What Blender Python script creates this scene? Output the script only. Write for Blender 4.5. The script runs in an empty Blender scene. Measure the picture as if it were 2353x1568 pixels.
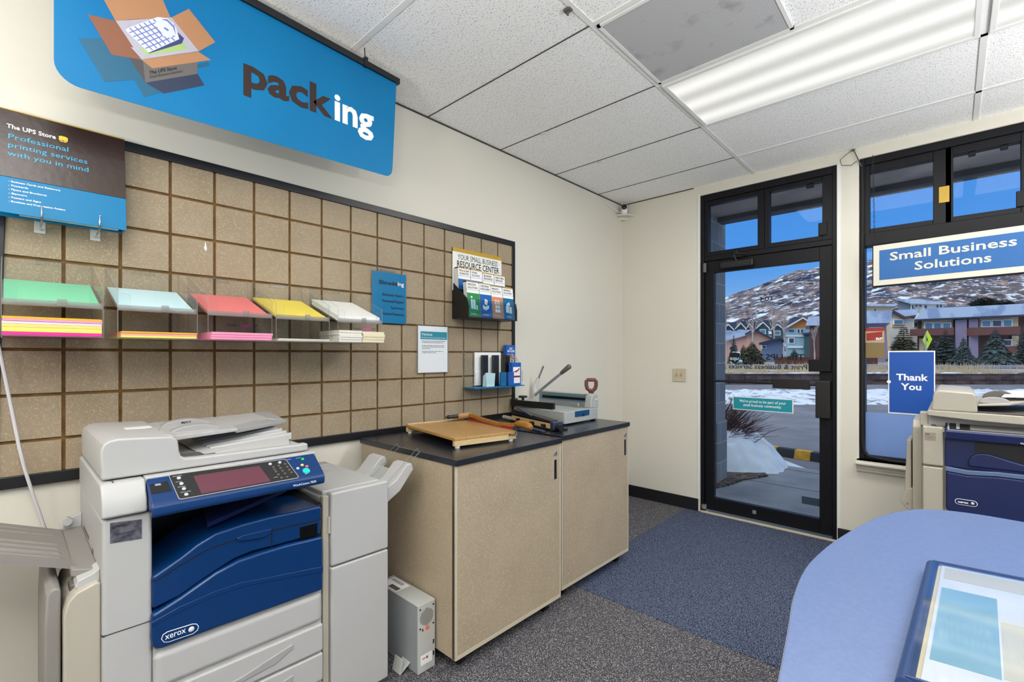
import bpy, bmesh, math, random
from mathutils import Vector, Matrix
random.seed(7)
C = bpy.context.scene.collection
SC = bpy.context.scene
# ------------------------------------------------------------------ camera, world, sun, room and fill lights, exposure
EYE = Vector((2.248, 0.0, 1.30)); YAW = 0.75034; FPX = 1084.88; HOR = 816.5; CX = 1176.5
cam = bpy.data.cameras.new('camera'); cam.sensor_width = 36.0; cam.lens = FPX * 36.0 / 2353.0
cam.shift_y = (HOR - 784.0) / 2353.0; cam.clip_start = 0.02; cam.clip_end = 5000
co = bpy.data.objects.new('camera', cam); C.objects.link(co)
co.location = EYE; co.rotation_euler = (math.pi / 2, 0, YAW); SC.camera = co

def lin(c):
    return tuple(((x / 255) / 12.92 if x / 255 <= .04045 else ((x / 255 + .055) / 1.055) ** 2.4) for x in c)

w = bpy.data.worlds.new('evening_sky'); SC.world = w; w.use_nodes = True
nt = w.node_tree; nt.nodes.clear()
out = nt.nodes.new('ShaderNodeOutputWorld'); bg = nt.nodes.new('ShaderNodeBackground')
tc = nt.nodes.new('ShaderNodeTexCoord'); sx = nt.nodes.new('ShaderNodeSeparateXYZ'); cr = nt.nodes.new('ShaderNodeValToRGB')
nt.links.new(tc.outputs['Generated'], sx.inputs[0]); nt.links.new(sx.outputs['Z'], cr.inputs[0])
cr.color_ramp.elements[0].position = 0.0; cr.color_ramp.elements[0].color = (*lin((188, 214, 246)), 1)
cr.color_ramp.elements[1].position = 1.0; cr.color_ramp.elements[1].color = (1.15, 1.15, 1.2, 1)
for p_, c_ in ((.10, (140, 188, 248)), (.17, (92, 164, 246)), (.36, (72, 148, 240)), (.50, (196, 212, 240))):
    e = cr.color_ramp.elements.new(p_); e.color = (*lin(c_), 1)
nt.links.new(cr.outputs[0], bg.inputs[0]); bg.inputs[1].default_value = 1.0
nt.links.new(bg.outputs[0], out.inputs[0])

sd = bpy.data.lights.new('low_sun', 'SUN'); sd.energy = 2.4; sd.angle = math.radians(40); sd.color = (1, .93, .84)
so = bpy.data.objects.new('low_sun', sd); C.objects.link(so)
so.rotation_euler = (math.radians(58), 0, math.radians(-14))
LAMPS = [(1.74, 2.605), (2.965, 2.605), (1.74, -.13), (3.3, -.13), (1.74, -2.0), (3.6, -2.0)]
for lx, ly in LAMPS:                       # light of the two troffers, plus four unseen ones added for brightness
    ld = bpy.data.lights.new('troffer_and_fill_light', 'AREA'); ld.shape = 'RECTANGLE'; ld.size = 1.15; ld.size_y = .56
    ld.energy = 20; ld.color = (1.0, .985, .95)
    lo = bpy.data.objects.new('troffer_and_fill_light', ld); C.objects.link(lo); lo.location = (lx, ly, 2.672)
for pv in ((3.75, 2.3, 2.3), (3.4, -.7, 1.95), (1.1, -1.4, 1.95)):      # unseen point lights added beside and behind the camera to brighten the room
    ld = bpy.data.lights.new('fill_point_light', 'POINT'); ld.energy = 14; ld.shadow_soft_size = .16; ld.color = (1.0, .97, .93)
    lo = bpy.data.objects.new('fill_point_light', ld); C.objects.link(lo); lo.location = pv
for ux_, uy_, up_ in ((3.3, 1.3, 36), (3.7, 3.0, 34), (1.5, -.9, 38), (2.9, -.8, 52)):      # out-of-view discs added to throw light up and brighten the ceiling
    ld = bpy.data.lights.new('fill_uplight', 'AREA'); ld.shape = 'DISK'; ld.size = .3; ld.energy = up_; ld.color = (1.0, .985, .96)
    lo = bpy.data.objects.new('fill_uplight', ld); C.objects.link(lo); lo.location = (ux_, uy_, 1.5); lo.rotation_euler = (math.pi, 0, 0)
SC.cycles.transparent_max_bounces = 40
vs = SC.view_settings
vs.view_transform = 'Standard'; vs.look = 'None'; vs.gamma = 1; vs.exposure = 0.0; vs.use_curve_mapping = False

# ------------------------------------------------------------------ helpers
F_ = Vector((-math.sin(YAW), math.cos(YAW), 0)); R_ = Vector((math.cos(YAW), math.sin(YAW), 0))
def ray(px, py): return F_ + R_ * ((px - CX) / FPX) + Vector((0, 0, -(py - HOR) / FPX))
def onp(px, py, p0, n):                    # point of a photo pixel on a plane of the place
    r = ray(px, py); n = Vector(n); return EYE + r * ((Vector(p0) - EYE).dot(n) / r.dot(n))
def onX(px, py, x): return onp(px, py, (x, 0, 0), (1, 0, 0))
def onY(px, py, y): return onp(px, py, (0, y, 0), (0, 1, 0))
def onZ(px, py, z): return onp(px, py, (0, 0, z), (0, 0, 1))
def far(px, py, d): return EYE + ray(px, py) * d
def rdz(r, d, z): return Vector((EYE.x, EYE.y, 0)) + R_ * r + F_ * d + Vector((0, 0, z))

MATS = {}
def M(name, col, rough=.5, metal=0.0, spec=.5, noise=None, bump=None, emit=0, emitcol=None, coat=0, dark=None):
    m = bpy.data.materials.new(name); m.use_nodes = True; n = m.node_tree; b = n.nodes['Principled BSDF']
    c = (*lin(col), 1); b.inputs['Base Color'].default_value = c
    b.inputs['Roughness'].default_value = rough; b.inputs['Metallic'].default_value = metal
    b.inputs['Specular IOR Level'].default_value = spec; b.inputs['Coat Weight'].default_value = coat
    if emit:
        b.inputs['Emission Color'].default_value = (*lin(emitcol or col), 1); b.inputs['Emission Strength'].default_value = emit
    if noise or bump:
        t = n.nodes.new('ShaderNodeTexCoord')
    if noise:                              # (scale, second colour, ramp low, ramp high, (stretch))
        x = n.nodes.new('ShaderNodeTexNoise'); x.inputs['Scale'].default_value = noise[0]; x.inputs['Detail'].default_value = 4
        mp = n.nodes.new('ShaderNodeMapping'); mp.inputs['Scale'].default_value = noise[4] if len(noise) > 4 else (1, 1, 1)
        n.links.new(t.outputs['Object'], mp.inputs[0]); n.links.new(mp.outputs[0], x.inputs['Vector'])
        r = n.nodes.new('ShaderNodeValToRGB'); r.color_ramp.elements[0].position = noise[2]; r.color_ramp.elements[1].position = noise[3]
        r.color_ramp.elements[0].color = c; r.color_ramp.elements[1].color = (*lin(noise[1]), 1)
        n.links.new(x.outputs['Fac'], r.inputs[0]); n.links.new(r.outputs[0], b.inputs['Base Color'])
    if bump:
        x2 = n.nodes.new('ShaderNodeTexNoise'); x2.inputs['Scale'].default_value = bump[0]; x2.inputs['Detail'].default_value = 3
        bp = n.nodes.new('ShaderNodeBump'); bp.inputs['Strength'].default_value = bump[1]; bp.inputs['Distance'].default_value = bump[2] if len(bump) > 2 else .002
        n.links.new(t.outputs['Object'], x2.inputs['Vector']); n.links.new(x2.outputs['Fac'], bp.inputs['Height']); n.links.new(bp.outputs[0], b.inputs['Normal'])
    MATS[name] = m; return m
def two(name, layers, rough=.6, spec=.3, bump=None, coord='Object'):
    """colour built of several noise layers over a base: layers[0] base colour, then (colour, scale, lo, hi, stretch, detail)"""
    m = bpy.data.materials.new(name); m.use_nodes = True; n = m.node_tree; b = n.nodes['Principled BSDF']
    b.inputs['Roughness'].default_value = rough; b.inputs['Specular IOR Level'].default_value = spec
    t = n.nodes.new('ShaderNodeTexCoord'); prev = None
    for i, L in enumerate(layers):
        if i == 0:
            prev = n.nodes.new('ShaderNodeRGB').outputs[0]; prev.default_value = (*lin(L), 1); continue
        col, sc, lo_, hi_, st, det = L
        mp = n.nodes.new('ShaderNodeMapping'); mp.inputs['Scale'].default_value = st[:3]
        mp.inputs['Location'].default_value = (i * 3.1, i * 1.7, i * .9)
        if len(st) > 3: mp.inputs['Rotation'].default_value = st[3]
        if len(st) > 4: mp.vector_type = 'TEXTURE'
        n.links.new(t.outputs[coord], mp.inputs[0])
        x = n.nodes.new('ShaderNodeTexNoise'); x.inputs['Scale'].default_value = sc; x.inputs['Detail'].default_value = det
        n.links.new(mp.outputs[0], x.inputs['Vector'])
        r = n.nodes.new('ShaderNodeMapRange'); r.inputs[1].default_value = lo_; r.inputs[2].default_value = hi_
        n.links.new(x.outputs['Fac'], r.inputs[0])
        mx = n.nodes.new('ShaderNodeMix'); mx.data_type = 'RGBA'; n.links.new(r.outputs[0], mx.inputs['Factor'])
        n.links.new(prev, mx.inputs['A']); mx.inputs['B'].default_value = (*lin(col), 1); prev = mx.outputs['Result']
    n.links.new(prev, b.inputs['Base Color'])
    if bump:
        x2 = n.nodes.new('ShaderNodeTexNoise'); x2.inputs['Scale'].default_value = bump[0]; x2.inputs['Detail'].default_value = 3
        bp = n.nodes.new('ShaderNodeBump'); bp.inputs['Strength'].default_value = bump[1]; bp.inputs['Distance'].default_value = bump[2]
        n.links.new(t.outputs[coord], x2.inputs['Vector']); n.links.new(x2.outputs['Fac'], bp.inputs['Height']); n.links.new(bp.outputs[0], b.inputs['Normal'])
    MATS[name] = m; return m
def clear(name, tint=(245, 248, 248), rough=.02, refl=1.0, haze=0.0, hazecol=(230, 232, 235)):
    m = bpy.data.materials.new(name); m.use_nodes = True; n = m.node_tree; n.nodes.clear()
    o = n.nodes.new('ShaderNodeOutputMaterial'); t = n.nodes.new('ShaderNodeBsdfTransparent'); g = n.nodes.new('ShaderNodeBsdfGlossy')
    t.inputs[0].default_value = (*lin(tint), 1); g.inputs['Roughness'].default_value = rough
    f = n.nodes.new('ShaderNodeFresnel'); f.inputs[0].default_value = 1.45
    ml = n.nodes.new('ShaderNodeMath'); ml.operation = 'MULTIPLY'; ml.inputs[1].default_value = refl
    mx = n.nodes.new('ShaderNodeMixShader'); n.links.new(f.outputs[0], ml.inputs[0])
    ge = n.nodes.new('ShaderNodeNewGeometry'); iv = n.nodes.new('ShaderNodeMath'); iv.operation = 'SUBTRACT'; iv.inputs[0].default_value = 1; n.links.new(ge.outputs['Backfacing'], iv.inputs[1])
    m3 = n.nodes.new('ShaderNodeMath'); m3.operation = 'MULTIPLY'; n.links.new(ml.outputs[0], m3.inputs[0]); n.links.new(iv.outputs[0], m3.inputs[1]); n.links.new(m3.outputs[0], mx.inputs[0])
    n.links.new(t.outputs[0], mx.inputs[1]); n.links.new(g.outputs[0], mx.inputs[2])
    if haze:
        d = n.nodes.new('ShaderNodeBsdfDiffuse'); d.inputs[0].default_value = (*lin(hazecol), 1)
        tl = n.nodes.new('ShaderNodeBsdfTranslucent'); tl.inputs[0].default_value = (*lin(hazecol), 1)
        a = n.nodes.new('ShaderNodeMixShader'); a.inputs[0].default_value = .6; n.links.new(d.outputs[0], a.inputs[1]); n.links.new(tl.outputs[0], a.inputs[2])
        m2 = n.nodes.new('ShaderNodeMixShader'); m2.inputs[0].default_value = haze
        n.links.new(mx.outputs[0], m2.inputs[1]); n.links.new(a.outputs[0], m2.inputs[2]); n.links.new(m2.outputs[0], o.inputs[0])
    else:
        n.links.new(mx.outputs[0], o.inputs[0])
    MATS[name] = m; return m

class MB:
    def __init__(s): s.bm = bmesh.new(); s.mi = 0
    def _f(s, vs):
        try:
            f = s.bm.faces.new(vs); f.material_index = s.mi; return f
        except ValueError: return None
    def hexa(s, p):
        v = [s.bm.verts.new(Vector(q)) for q in p]
        for i in ((0, 3, 2, 1), (4, 5, 6, 7), (0, 1, 5, 4), (1, 2, 6, 5), (2, 3, 7, 6), (3, 0, 4, 7)): s._f([v[j] for j in i])
        return s
    def box(s, a, b):
        x0, y0, z0 = (min(a[i], b[i]) for i in range(3)); x1, y1, z1 = (max(a[i], b[i]) for i in range(3))
        return s.hexa([(x0, y0, z0), (x1, y0, z0), (x1, y1, z0), (x0, y1, z0), (x0, y0, z1), (x1, y0, z1), (x1, y1, z1), (x0, y1, z1)])
    def plate(s, a, b, mi_edge=1):
        n0 = len(s.bm.faces); s.box(a, b); s.bm.faces.ensure_lookup_table()
        d = [abs(a[i] - b[i]) for i in range(3)]; k = d.index(min(d)); m0 = s.mi
        for f in s.bm.faces[n0:]:
            f.normal_update()
            if abs(f.normal[k]) < .5: f.material_index = mi_edge
        return s
    def prism(s, pts, ax, lo, hi, mi_edge=None):
        def P(p, h): return {'x': (h, p[0], p[1]), 'y': (p[0], h, p[1]), 'z': (p[0], p[1], h)}[ax]
        return s.extr([Vector(P(p, lo)) for p in pts], Vector(P((0, 0), hi)) - Vector(P((0, 0), lo)), mi_edge)
    def extr(s, pts, vec, mi_edge=None):
        a = [s.bm.verts.new(Vector(p)) for p in pts]; b = [s.bm.verts.new(Vector(p) + Vector(vec)) for p in pts]
        s._f(a[::-1]); s._f(b); m0 = s.mi
        if mi_edge is not None: s.mi = mi_edge
        for i in range(len(a)):
            j = (i + 1) % len(a); s._f([a[i], a[j], b[j], b[i]])
        s.mi = m0; return s
    def poly(s, pts): s._f([s.bm.verts.new(Vector(p)) for p in pts]); return s
    def tube(s, path, r, seg=8, closed=False):
        path = [Vector(p) for p in path]; n = len(path); rs = r if isinstance(r, (list, tuple)) else [r] * n
        rings = []; up = None
        for i in range(n):
            if closed: d = path[(i + 1) % n] - path[i - 1]
            else: d = path[min(i + 1, n - 1)] - path[max(i - 1, 0)]
            d.normalize()
            if up is None: up = Vector((0, 0, 1)) if abs(d.z) < .9 else Vector((1, 0, 0))
            a = d.cross(up)
            if a.length < 1e-5: a = d.cross(Vector((0, 1, 0)))
            a.normalize(); b = a.cross(d); up = b
            rings.append([s.bm.verts.new(path[i] + (a * math.cos(t * 2 * math.pi / seg) + b * math.sin(t * 2 * math.pi / seg)) * rs[i]) for t in range(seg)])
        for i in range(n if closed else n - 1):
            A, B = rings[i], rings[(i + 1) % n]
            for t in range(seg): s._f([A[t], A[(t + 1) % seg], B[(t + 1) % seg], B[t]])
        if not closed: s._f(rings[0][::-1]); s._f(rings[-1])
        return s
    def cyl(s, p0, p1, r0, r1=None, seg=16): return s.tube([p0, p1], [r0, r0 if r1 is None else r1], seg)
    def ball(s, c, r, sc=(1, 1, 1), u=14, v=8):
        c = Vector(c); rows = []
        for i in range(v + 1):
            th = math.pi * i / v
            if i in (0, v): rows.append([s.bm.verts.new(c + Vector((0, 0, r * sc[2] * math.cos(th))))]); continue
            rows.append([s.bm.verts.new(c + Vector((r * sc[0] * math.sin(th) * math.cos(2 * math.pi * j / u), r * sc[1] * math.sin(th) * math.sin(2 * math.pi * j / u), r * sc[2] * math.cos(th)))) for j in range(u)])
        for i in range(v):
            A, B = rows[i], rows[i + 1]
            for j in range(u):
                k = (j + 1) % u
                if len(A) == 1: s._f([A[0], B[j], B[k]])
                elif len(B) == 1: s._f([A[j], B[0], A[k]])
                else: s._f([A[j], B[j], B[k], A[k]])
        return s
    def disc(s, c, r, n, seg=20, sc=1.0):
        n = Vector(n).normalized(); a = n.orthogonal().normalized(); b = n.cross(a)
        return s.poly([Vector(c) + (a * math.cos(2 * math.pi * i / seg) + b * math.sin(2 * math.pi * i / seg) * sc) * r for i in range(seg)])
    def text(s, body, org, u, v, size, align='LEFT', bold=0.0, xs=1.0, ls=1.0, fit=None, shear=0):
        """lettering with capital height `size` laid on the plane (org, u, v); fit = full width of the longest line"""
        cu = bpy.data.curves.new('t', 'FONT'); cu.body = body; cu.size = 1.0; cu.align_x = align; cu.resolution_u = 2
        cu.offset = bold; cu.space_line = ls; cu.shear = shear
        ob = bpy.data.objects.new('t', cu); C.objects.link(ob); dg = bpy.context.evaluated_depsgraph_get()
        me = bpy.data.meshes.new_from_object(ob.evaluated_get(dg)); k = size / .72
        u = Vector(u).normalized(); v = Vector(v).normalized(); org = Vector(org)
        if me.vertices and fit:
            xs_ = [q.co.x for q in me.vertices]; xs = fit / (k * max(max(xs_) - min(xs_), 1e-6))
        vv = [s.bm.verts.new(org + u * (q.co.x * k * xs) + v * (q.co.y * k)) for q in me.vertices]
        for p in me.polygons: s._f([vv[i] for i in p.vertices])
        bpy.data.objects.remove(ob); bpy.data.curves.remove(cu); bpy.data.meshes.remove(me); return s

def wl(o):
    p = Vector(o.location)
    while o.parent: o = o.parent; p += Vector(o.location)
    return p
def build(name, mb, mat, parent=None, bevel=0, seg=2, smooth=30, loc=None, label=None):
    bm = mb.bm; off = wl(parent) if parent else Vector(loc or (0, 0, 0))
    bmesh.ops.recalc_face_normals(bm, faces=bm.faces[:])
    for v in bm.verts: v.co -= off
    if smooth:
        for f in bm.faces: f.smooth = True
        lim = math.radians(smooth)
        for e in bm.edges:
            e.smooth = len(e.link_faces) == 2 and e.calc_face_angle(9) < lim
    me = bpy.data.meshes.new(name); bm.to_mesh(me); bm.free()
    for m in (mat if isinstance(mat, (list, tuple)) else [mat]): me.materials.append(MATS[m] if isinstance(m, str) else m)
    o = bpy.data.objects.new(name, me); C.objects.link(o)
    if parent: o.parent = parent
    else: o.location = off
    if bevel:
        b = o.modifiers.new('bevel', 'BEVEL'); b.width = bevel; b.segments = seg; b.limit_method = 'ANGLE'; b.angle_limit = math.radians(40); b.harden_normals = True
    if label: o['label'] = label
    return o
def thing(name, label, cat, loc=(0, 0, 0), group=None):
    o = bpy.data.objects.new(name, None); C.objects.link(o); o.location = loc; o.empty_display_size = .05
    o['label'] = label; o['category'] = cat
    if group: o['group'] = group
    return o
def tag(o, label, cat, group=None, kind=None):
    o['label'] = label; o['category'] = cat
    if group: o['group'] = group
    if kind: o['kind'] = kind
    return o
def struct(name, mb, mat, parent=None, **k):
    o = build(name, mb, mat, parent, **k); o['kind'] = 'structure'; return o
def dup(root, loc, label, group=None):
    def cp(o, par):
        c = o.copy(); C.objects.link(c)
        if par: c.parent = par
        for ch in [q for q in ALL if q.parent == o]: cp(ch, c)
        return c
    ALL = list(bpy.data.objects); r = cp(root, None); r.location = loc; r['label'] = label
    if group: r['group'] = group
    return r
def lerp(a, b, t): return Vector(a) + (Vector(b) - Vector(a)) * t

# ------------------------------------------------------------------ materials
M('wall_paint', (218, 214, 201), .75, spec=.25, bump=(120, .08, .001))
two('ceiling_tile', [(246, 246, 244), ((168, 168, 166), 230, .58, .66, (1, .45, 1), 2)], .9, .1, bump=(170, .25, .002))
M('grid_white', (228, 228, 224), .5)
M('dark_gap', (70, 68, 64), .9)
def carpet(name, base, dk, lt, sc, st):
    two(name, [base, (dk, sc, .46, .54, st, 2), (lt, sc * 1.15, .565, .61, st, 2)], .96, .08, bump=(sc, .6, .004))
carpet('carpet', (84, 84, 90), (48, 49, 58), (164, 160, 156), 210, (1, 1, 1))
carpet('mat_carpet', (68, 77, 98), (29, 34, 52), (146, 157, 184), 190, (1.3, 1, 1))
M('black_base', (24, 24, 30), .45)
M('black_alu', (17, 18, 23), .45, spec=.22)
M('black_satin', (22, 22, 25), .35)
M('black_gloss', (14, 14, 16), .15)
M('rubber', (20, 20, 22), .7)
FL = lambda b, d, l: [b, (d, 5, .35, .7, (1, 1, 1), 3), (l, 330, .60, .70, (1, 1, .3, (.6, .5, .3)), 1), (l, 330, .61, .71, (1, .3, 1, (.9, .2, .7)), 1), (tuple(int(q * .86) for q in b), 420, .60, .70, (1, 1, .6), 1)]
two('mdf', FL((160, 144, 120), (148, 132, 107), (178, 163, 139)), .55, .3)
two('mdf_groove_shade', [(126, 98, 60), ((100, 74, 42), 20, .3, .7, (1, 1, 1), 2)], .8, .1)  # darker board brown with the groove shade put into the colour
two('cabinet_board', FL((172, 157, 134), (164, 149, 125), (192, 178, 155)), .5, .35)
M('cabinet_edge', (194, 184, 162), .45)
M('laminate_black', (25, 29, 38), .26, spec=.55, noise=(60, (31, 35, 45), .4, .6))
M('copier_white', (176, 176, 175), .45, bump=(700, .05, .0003))
M('copier_cream', (174, 168, 154), .45)
M('copier_grey', (158, 157, 156), .5)
M('tray_grey', (136, 132, 127), .5)
M('tray_dark', (92, 88, 84), .55)
M('copier_blue', (2, 48, 100), .27, spec=.5, bump=(900, .06, .0003))
M('copier_navy', (16, 32, 82), .45, bump=(900, .1, .0004))
M('navy_lip', (92, 112, 150), .4)
M('cavity', (16, 17, 21), .5)
M('seam', (62, 62, 64), .8)
M('chrome', (205, 206, 208), .18, metal=1)
M('steel', (186, 188, 192), .42, metal=.8)
M('white', (240, 240, 240), .5)
M('paper', (244, 244, 242), .7)
M('paper_grey', (214, 214, 212), .75)
M('print_white', (242, 244, 246), .6)
M('print_black', (22, 22, 24), .6)
M('print_brown', (48, 32, 26), .28, bump=(45, .12, .004))
M('print_cyan', (0, 116, 166), .4, spec=.3)
M('print_cyan_text', (38, 164, 216), .4)
M('print_teal', (22, 142, 158), .4)
M('gold', (186, 150, 36), .45)
M('yellow_shield', (240, 182, 20), .4)
M('touch_screen', (96, 54, 66), .12)
M('key_black', (36, 36, 36), .35)
M('key_grey', (186, 190, 196), .4)
M('key_green', (30, 220, 70), .4, emit=.25)
M('key_teal', (20, 190, 176), .4)
M('key_red', (226, 100, 110), .4)
M('key_amber', (240, 200, 120), .4)
clear('acrylic', (252, 253, 253), .08, .45); clear('acrylic_edge', (225, 226, 228), .2, .8, .35, (225, 222, 220))
clear('glass', (240, 246, 248), .0, .25)
clear('frost', (220, 232, 246), .3, .4, .93, (176, 204, 242))
clear('sleeve', (246, 248, 250), .06, 1.6)
clear('shield_clear', (225, 236, 240), .04, 1.2)
# ------------------------------------------------------------------ the setting
FY = 3.941; ZC = 2.70; XL = -.0125
struct('floor', MB().box((-.15, -3.5, -.12), (5.0, 3.99, 0)), 'carpet', smooth=0)
struct('wall_left', MB().box((-.15, -3.5, -.12), (XL, FY + .18, ZC + .25)), 'wall_paint', smooth=0)
wr = MB().box((5.0, -3.5, -.12), (5.15, -.4, ZC + .25)).box((5.0, 3.4, -.12), (5.15, FY + .18, ZC + .25)).box((5.0, -.4, -.12), (5.15, 3.4, .6)).box((5.0, -.4, 2.62), (5.15, 3.4, ZC + .25))
struct('wall_right', wr, 'wall_paint', smooth=0)
w2 = bpy.data.objects.new('added_window', None); C.objects.link(w2); w2.location = (5.07, 1.5, .6); w2['kind'] = 'structure'  # unseen window, added to bring bluish daylight in from the right
b = MB()
for y in (-.4, .85, 2.1, 3.34): b.box((5.04, y, .6), (5.12, y + .06, 2.62))
b.box((5.04, -.4, .6), (5.12, 3.4, .66)).box((5.04, -.4, 2.56), (5.12, 3.4, 2.62)); build('window_frame', b, 'black_alu', w2)
build('glass_pane', MB().box((5.07, -.4, .6), (5.076, 3.4, 2.62)), 'glass', w2, smooth=0)
struct('wall_back', MB().box((-.15, -3.65, -.12), (5.15, -3.5, ZC + .25)), 'wall_paint', smooth=0)
DX0, DX1, DZ = .712, 1.662, 2.627
WX0, WX1, WZ0, WZ1 = 1.787, 4.4, .60, 2.629
wf = MB()
wf.box((XL, FY, -.12), (DX0, FY + .18, ZC + .25)).box((DX1, FY, -.12), (WX0, FY + .18, ZC + .25)).box((WX1, FY, -.12), (5.0, FY + .18, ZC + .25))
wf.box((DX0, FY, DZ), (DX1, FY + .18, ZC + .25)).box((WX0, FY, WZ1), (WX1, FY + .18, ZC + .25)).box((WX0, FY, -.12), (WX1, FY + .18, WZ0))
struct('wall_front', wf, 'wall_paint', smooth=0)
struct('ceiling', MB().box((-.15, -3.5, ZC + .004), (5.0, FY, ZC + .05)), 'ceiling_tile', smooth=0)
XT = [1.132, 2.351, 3.57, 4.79]; YT = [FY - .417 - .6096 * k for k in range(12)]
g = MB()
for x in XT: g.box((x - .012, -3.5, ZC - .001), (x + .012, FY, ZC + .005))
for k, y in enumerate(YT):
    g.box((1.144, y - .012, ZC - .001), (5.0, y + .012, ZC + .005))
    if k > 3: g.box((XL, y - .012, ZC - .001), (1.12, y + .012, ZC + .005))
struct('trim_1', g, 'grid_white', smooth=0)
g = MB()
for y in YT[:4]: g.box((XL, y - .0025, ZC + .001), (1.12, y + .0025, ZC + .006))
g.box((XL, -3.5, ZC - .004), (XL + .006, FY, ZC + .005)).box((XL, FY - .006, ZC - .003), (.66, FY, ZC + .005))
struct('trim_2', g, 'dark_gap', smooth=0)
struct('baseboard_front', MB().box((XL, FY - .012, 0), (.700, FY, .102)).box((1.668, FY - .012, 0), (4.99, FY, .102)), 'black_base', bevel=.003)
struct('baseboard_left', MB().box((XL, 2.75, 0), (0, FY - .012, .102)).box((XL, -3.4, 0), (0, -.2, .102)), 'black_base', bevel=.003)
# wooden window stool and apron
pr_ = [(FY, .518), (FY - .018, .518), (FY - .022, .528), (FY - .018, .532), (FY - .026, .540), (FY - .030, .552), (FY - .036, .556), (FY - .038, .566), (FY - .062, .568), (FY - .066, .574), (FY - .066, .582), (FY - .062, .588), (FY + .02, .588), (FY + .02, .60), (FY, .60)]
struct('trim_3', MB().prism([(p[0], p[1]) for p in pr_][::-1], 'x', 1.775, 4.42), 'wall_paint', smooth=20)
struct('trim_4', MB().box((DX0 - .016, FY - .004, .10), (DX0 - .001, FY + .02, DZ + .015)).box((DX1 + .001, FY - .004, .02), (DX1 + .022, FY + .01, DZ)), 'grid_white', smooth=0)
struct('trim_5', MB().box((.72, FY - .02, 0), (1.66, FY + .01, .012)), 'cabinet_edge', bevel=.003)

# entrance carpet inlay
mt = build('entrance_mat', MB().box((.60, 2.185, 0), (1.75, FY - .03, .003)), 'mat_carpet', smooth=0)
tag(mt, 'dark blue grey ribbed entrance carpet inlay in front of the glass door', 'mat')

# ------------------------------------------------------------------ door_1
d = bpy.data.objects.new('door_1', None); C.objects.link(d); d.location = (1.187, FY + .06, 0); d['kind'] = 'structure'
A, B = FY + .012, FY + .115
b = MB().box((DX0, A, 0), (DX0 + .028, B, DZ)).box((1.634, A, 0), (DX1, B, DZ)).box((DX0 + .028, A, 2.575), (1.634, B, DZ))
b.box((DX0 + .028, A + .01, 2.079), (1.634, B, 2.118))
build('door_frame', b, 'black_alu', d, bevel=.003)
b = MB().box((.742, A + .02, .022), (.815, A + .065, 2.076)).box((1.553, A + .02, .022), (1.632, A + .065, 2.076))
b.box((.815, A + .02, 1.978), (1.553, A + .065, 2.076)).box((.815, A + .02, .022), (1.553, A + .065, .127))
lf = build('door_leaf', b, 'black_alu', d, bevel=.003)
build('glass_pane', MB().box((.812, A + .04, .124), (1.556, A + .046, 1.981)), 'glass', lf, smooth=0)
# mirrored lettering on the outside of the glass: reads from the street
YG = A + .048; L = MB()
L.text('104', onY(1779, 690, YG), (-1, 0, 0), (0, 0, 1), .034, bold=.01, fit=.088)
L.text('The UPS Store', onY(1848, 828, YG), (-1, 0, 0), (0, 0, 1), .045, bold=.018, fit=.44)
L.text('Print & Business Services', onY(1856, 850, YG), (-1, 0, 0), (0, 0, 1), .038, bold=.008, fit=.55)
build('lettering', L, 'print_black', lf, smooth=0)
c = onY(1688, 824, YG); L = MB()
L.poly([c + Vector((x_, 0, z_)) for x_, z_ in ((-.04, .04), (0, .05), (.04, .04), (.04, -.01), (.02, -.035), (0, -.045), (-.02, -.035), (-.04, -.01))]); L.mi = 1
L.text('ups', c + Vector((.033, .0006, -.012)), (-1, 0, 0), (0, 0, 1), .03, bold=.02, fit=.066)
L.text('ups', c + Vector((.033, -.0006, -.012)), (-1, 0, 0), (0, 0, 1), .03, bold=.02, fit=.066)
build('shield_emblem', L, ['print_black', 'print_white'], lf, smooth=0)
b = MB().cyl((.815, A + .012, 1.089), (1.553, A + .012, 1.086), .009, seg=10)
pb = build('push_bar', b, 'black_satin', lf)
build('bar_plate', MB().box((1.255, A - .005, 1.051), (1.499, A + .022, 1.124)), 'black_satin', pb, bevel=.004)
b = MB().box((1.535, A - .022, .852), (1.625, A + .025, 1.118))
build('lock_box', b, 'black_satin', lf, bevel=.006)
build('latch_box', MB().box((1.490, A - .006, 1.182), (1.625, A + .022, 1.27)), 'black_alu', lf, bevel=.004)
b = MB().box((.88, A - .03, 1.995), (1.125, A + .02, 2.05)); cl = build('door_closer', b, 'black_satin', lf, bevel=.008)
b = MB().tube([(1.0, A - .02, 2.05), (.99, A - .04, 2.10), (1.08, A - .03, 2.085)], .008, 6).prism([(.96, 2.075), (1.05, 2.075), (1.02, 2.11), (1.0, 2.135), (.985, 2.11)], 'y', A - .012, A + .004)
build('closer_arm', b, 'black_satin', cl)
build('pivot', MB().cyl((.745, A - .006, .03), (.745, A - .006, .062), .02), 'steel', lf)
build('hinge_cap', MB().cyl((.748, A - .002, 1.985), (.748, A - .002, 2.06), .014), 'tray_dark', lf)
build('rail_plate', MB().box((1.11, A + .016, .065), (1.135, A + .021, .092)).box((1.118, A + .014, .07), (1.127, A + .017, .085)), 'steel', lf)
M('label_slate', (44, 62, 76), .4); build('glass_label', MB().box((1.44, A + .036, .21), (1.553, A + .039, .265)), 'label_slate', lf, bevel=.001)
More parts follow.
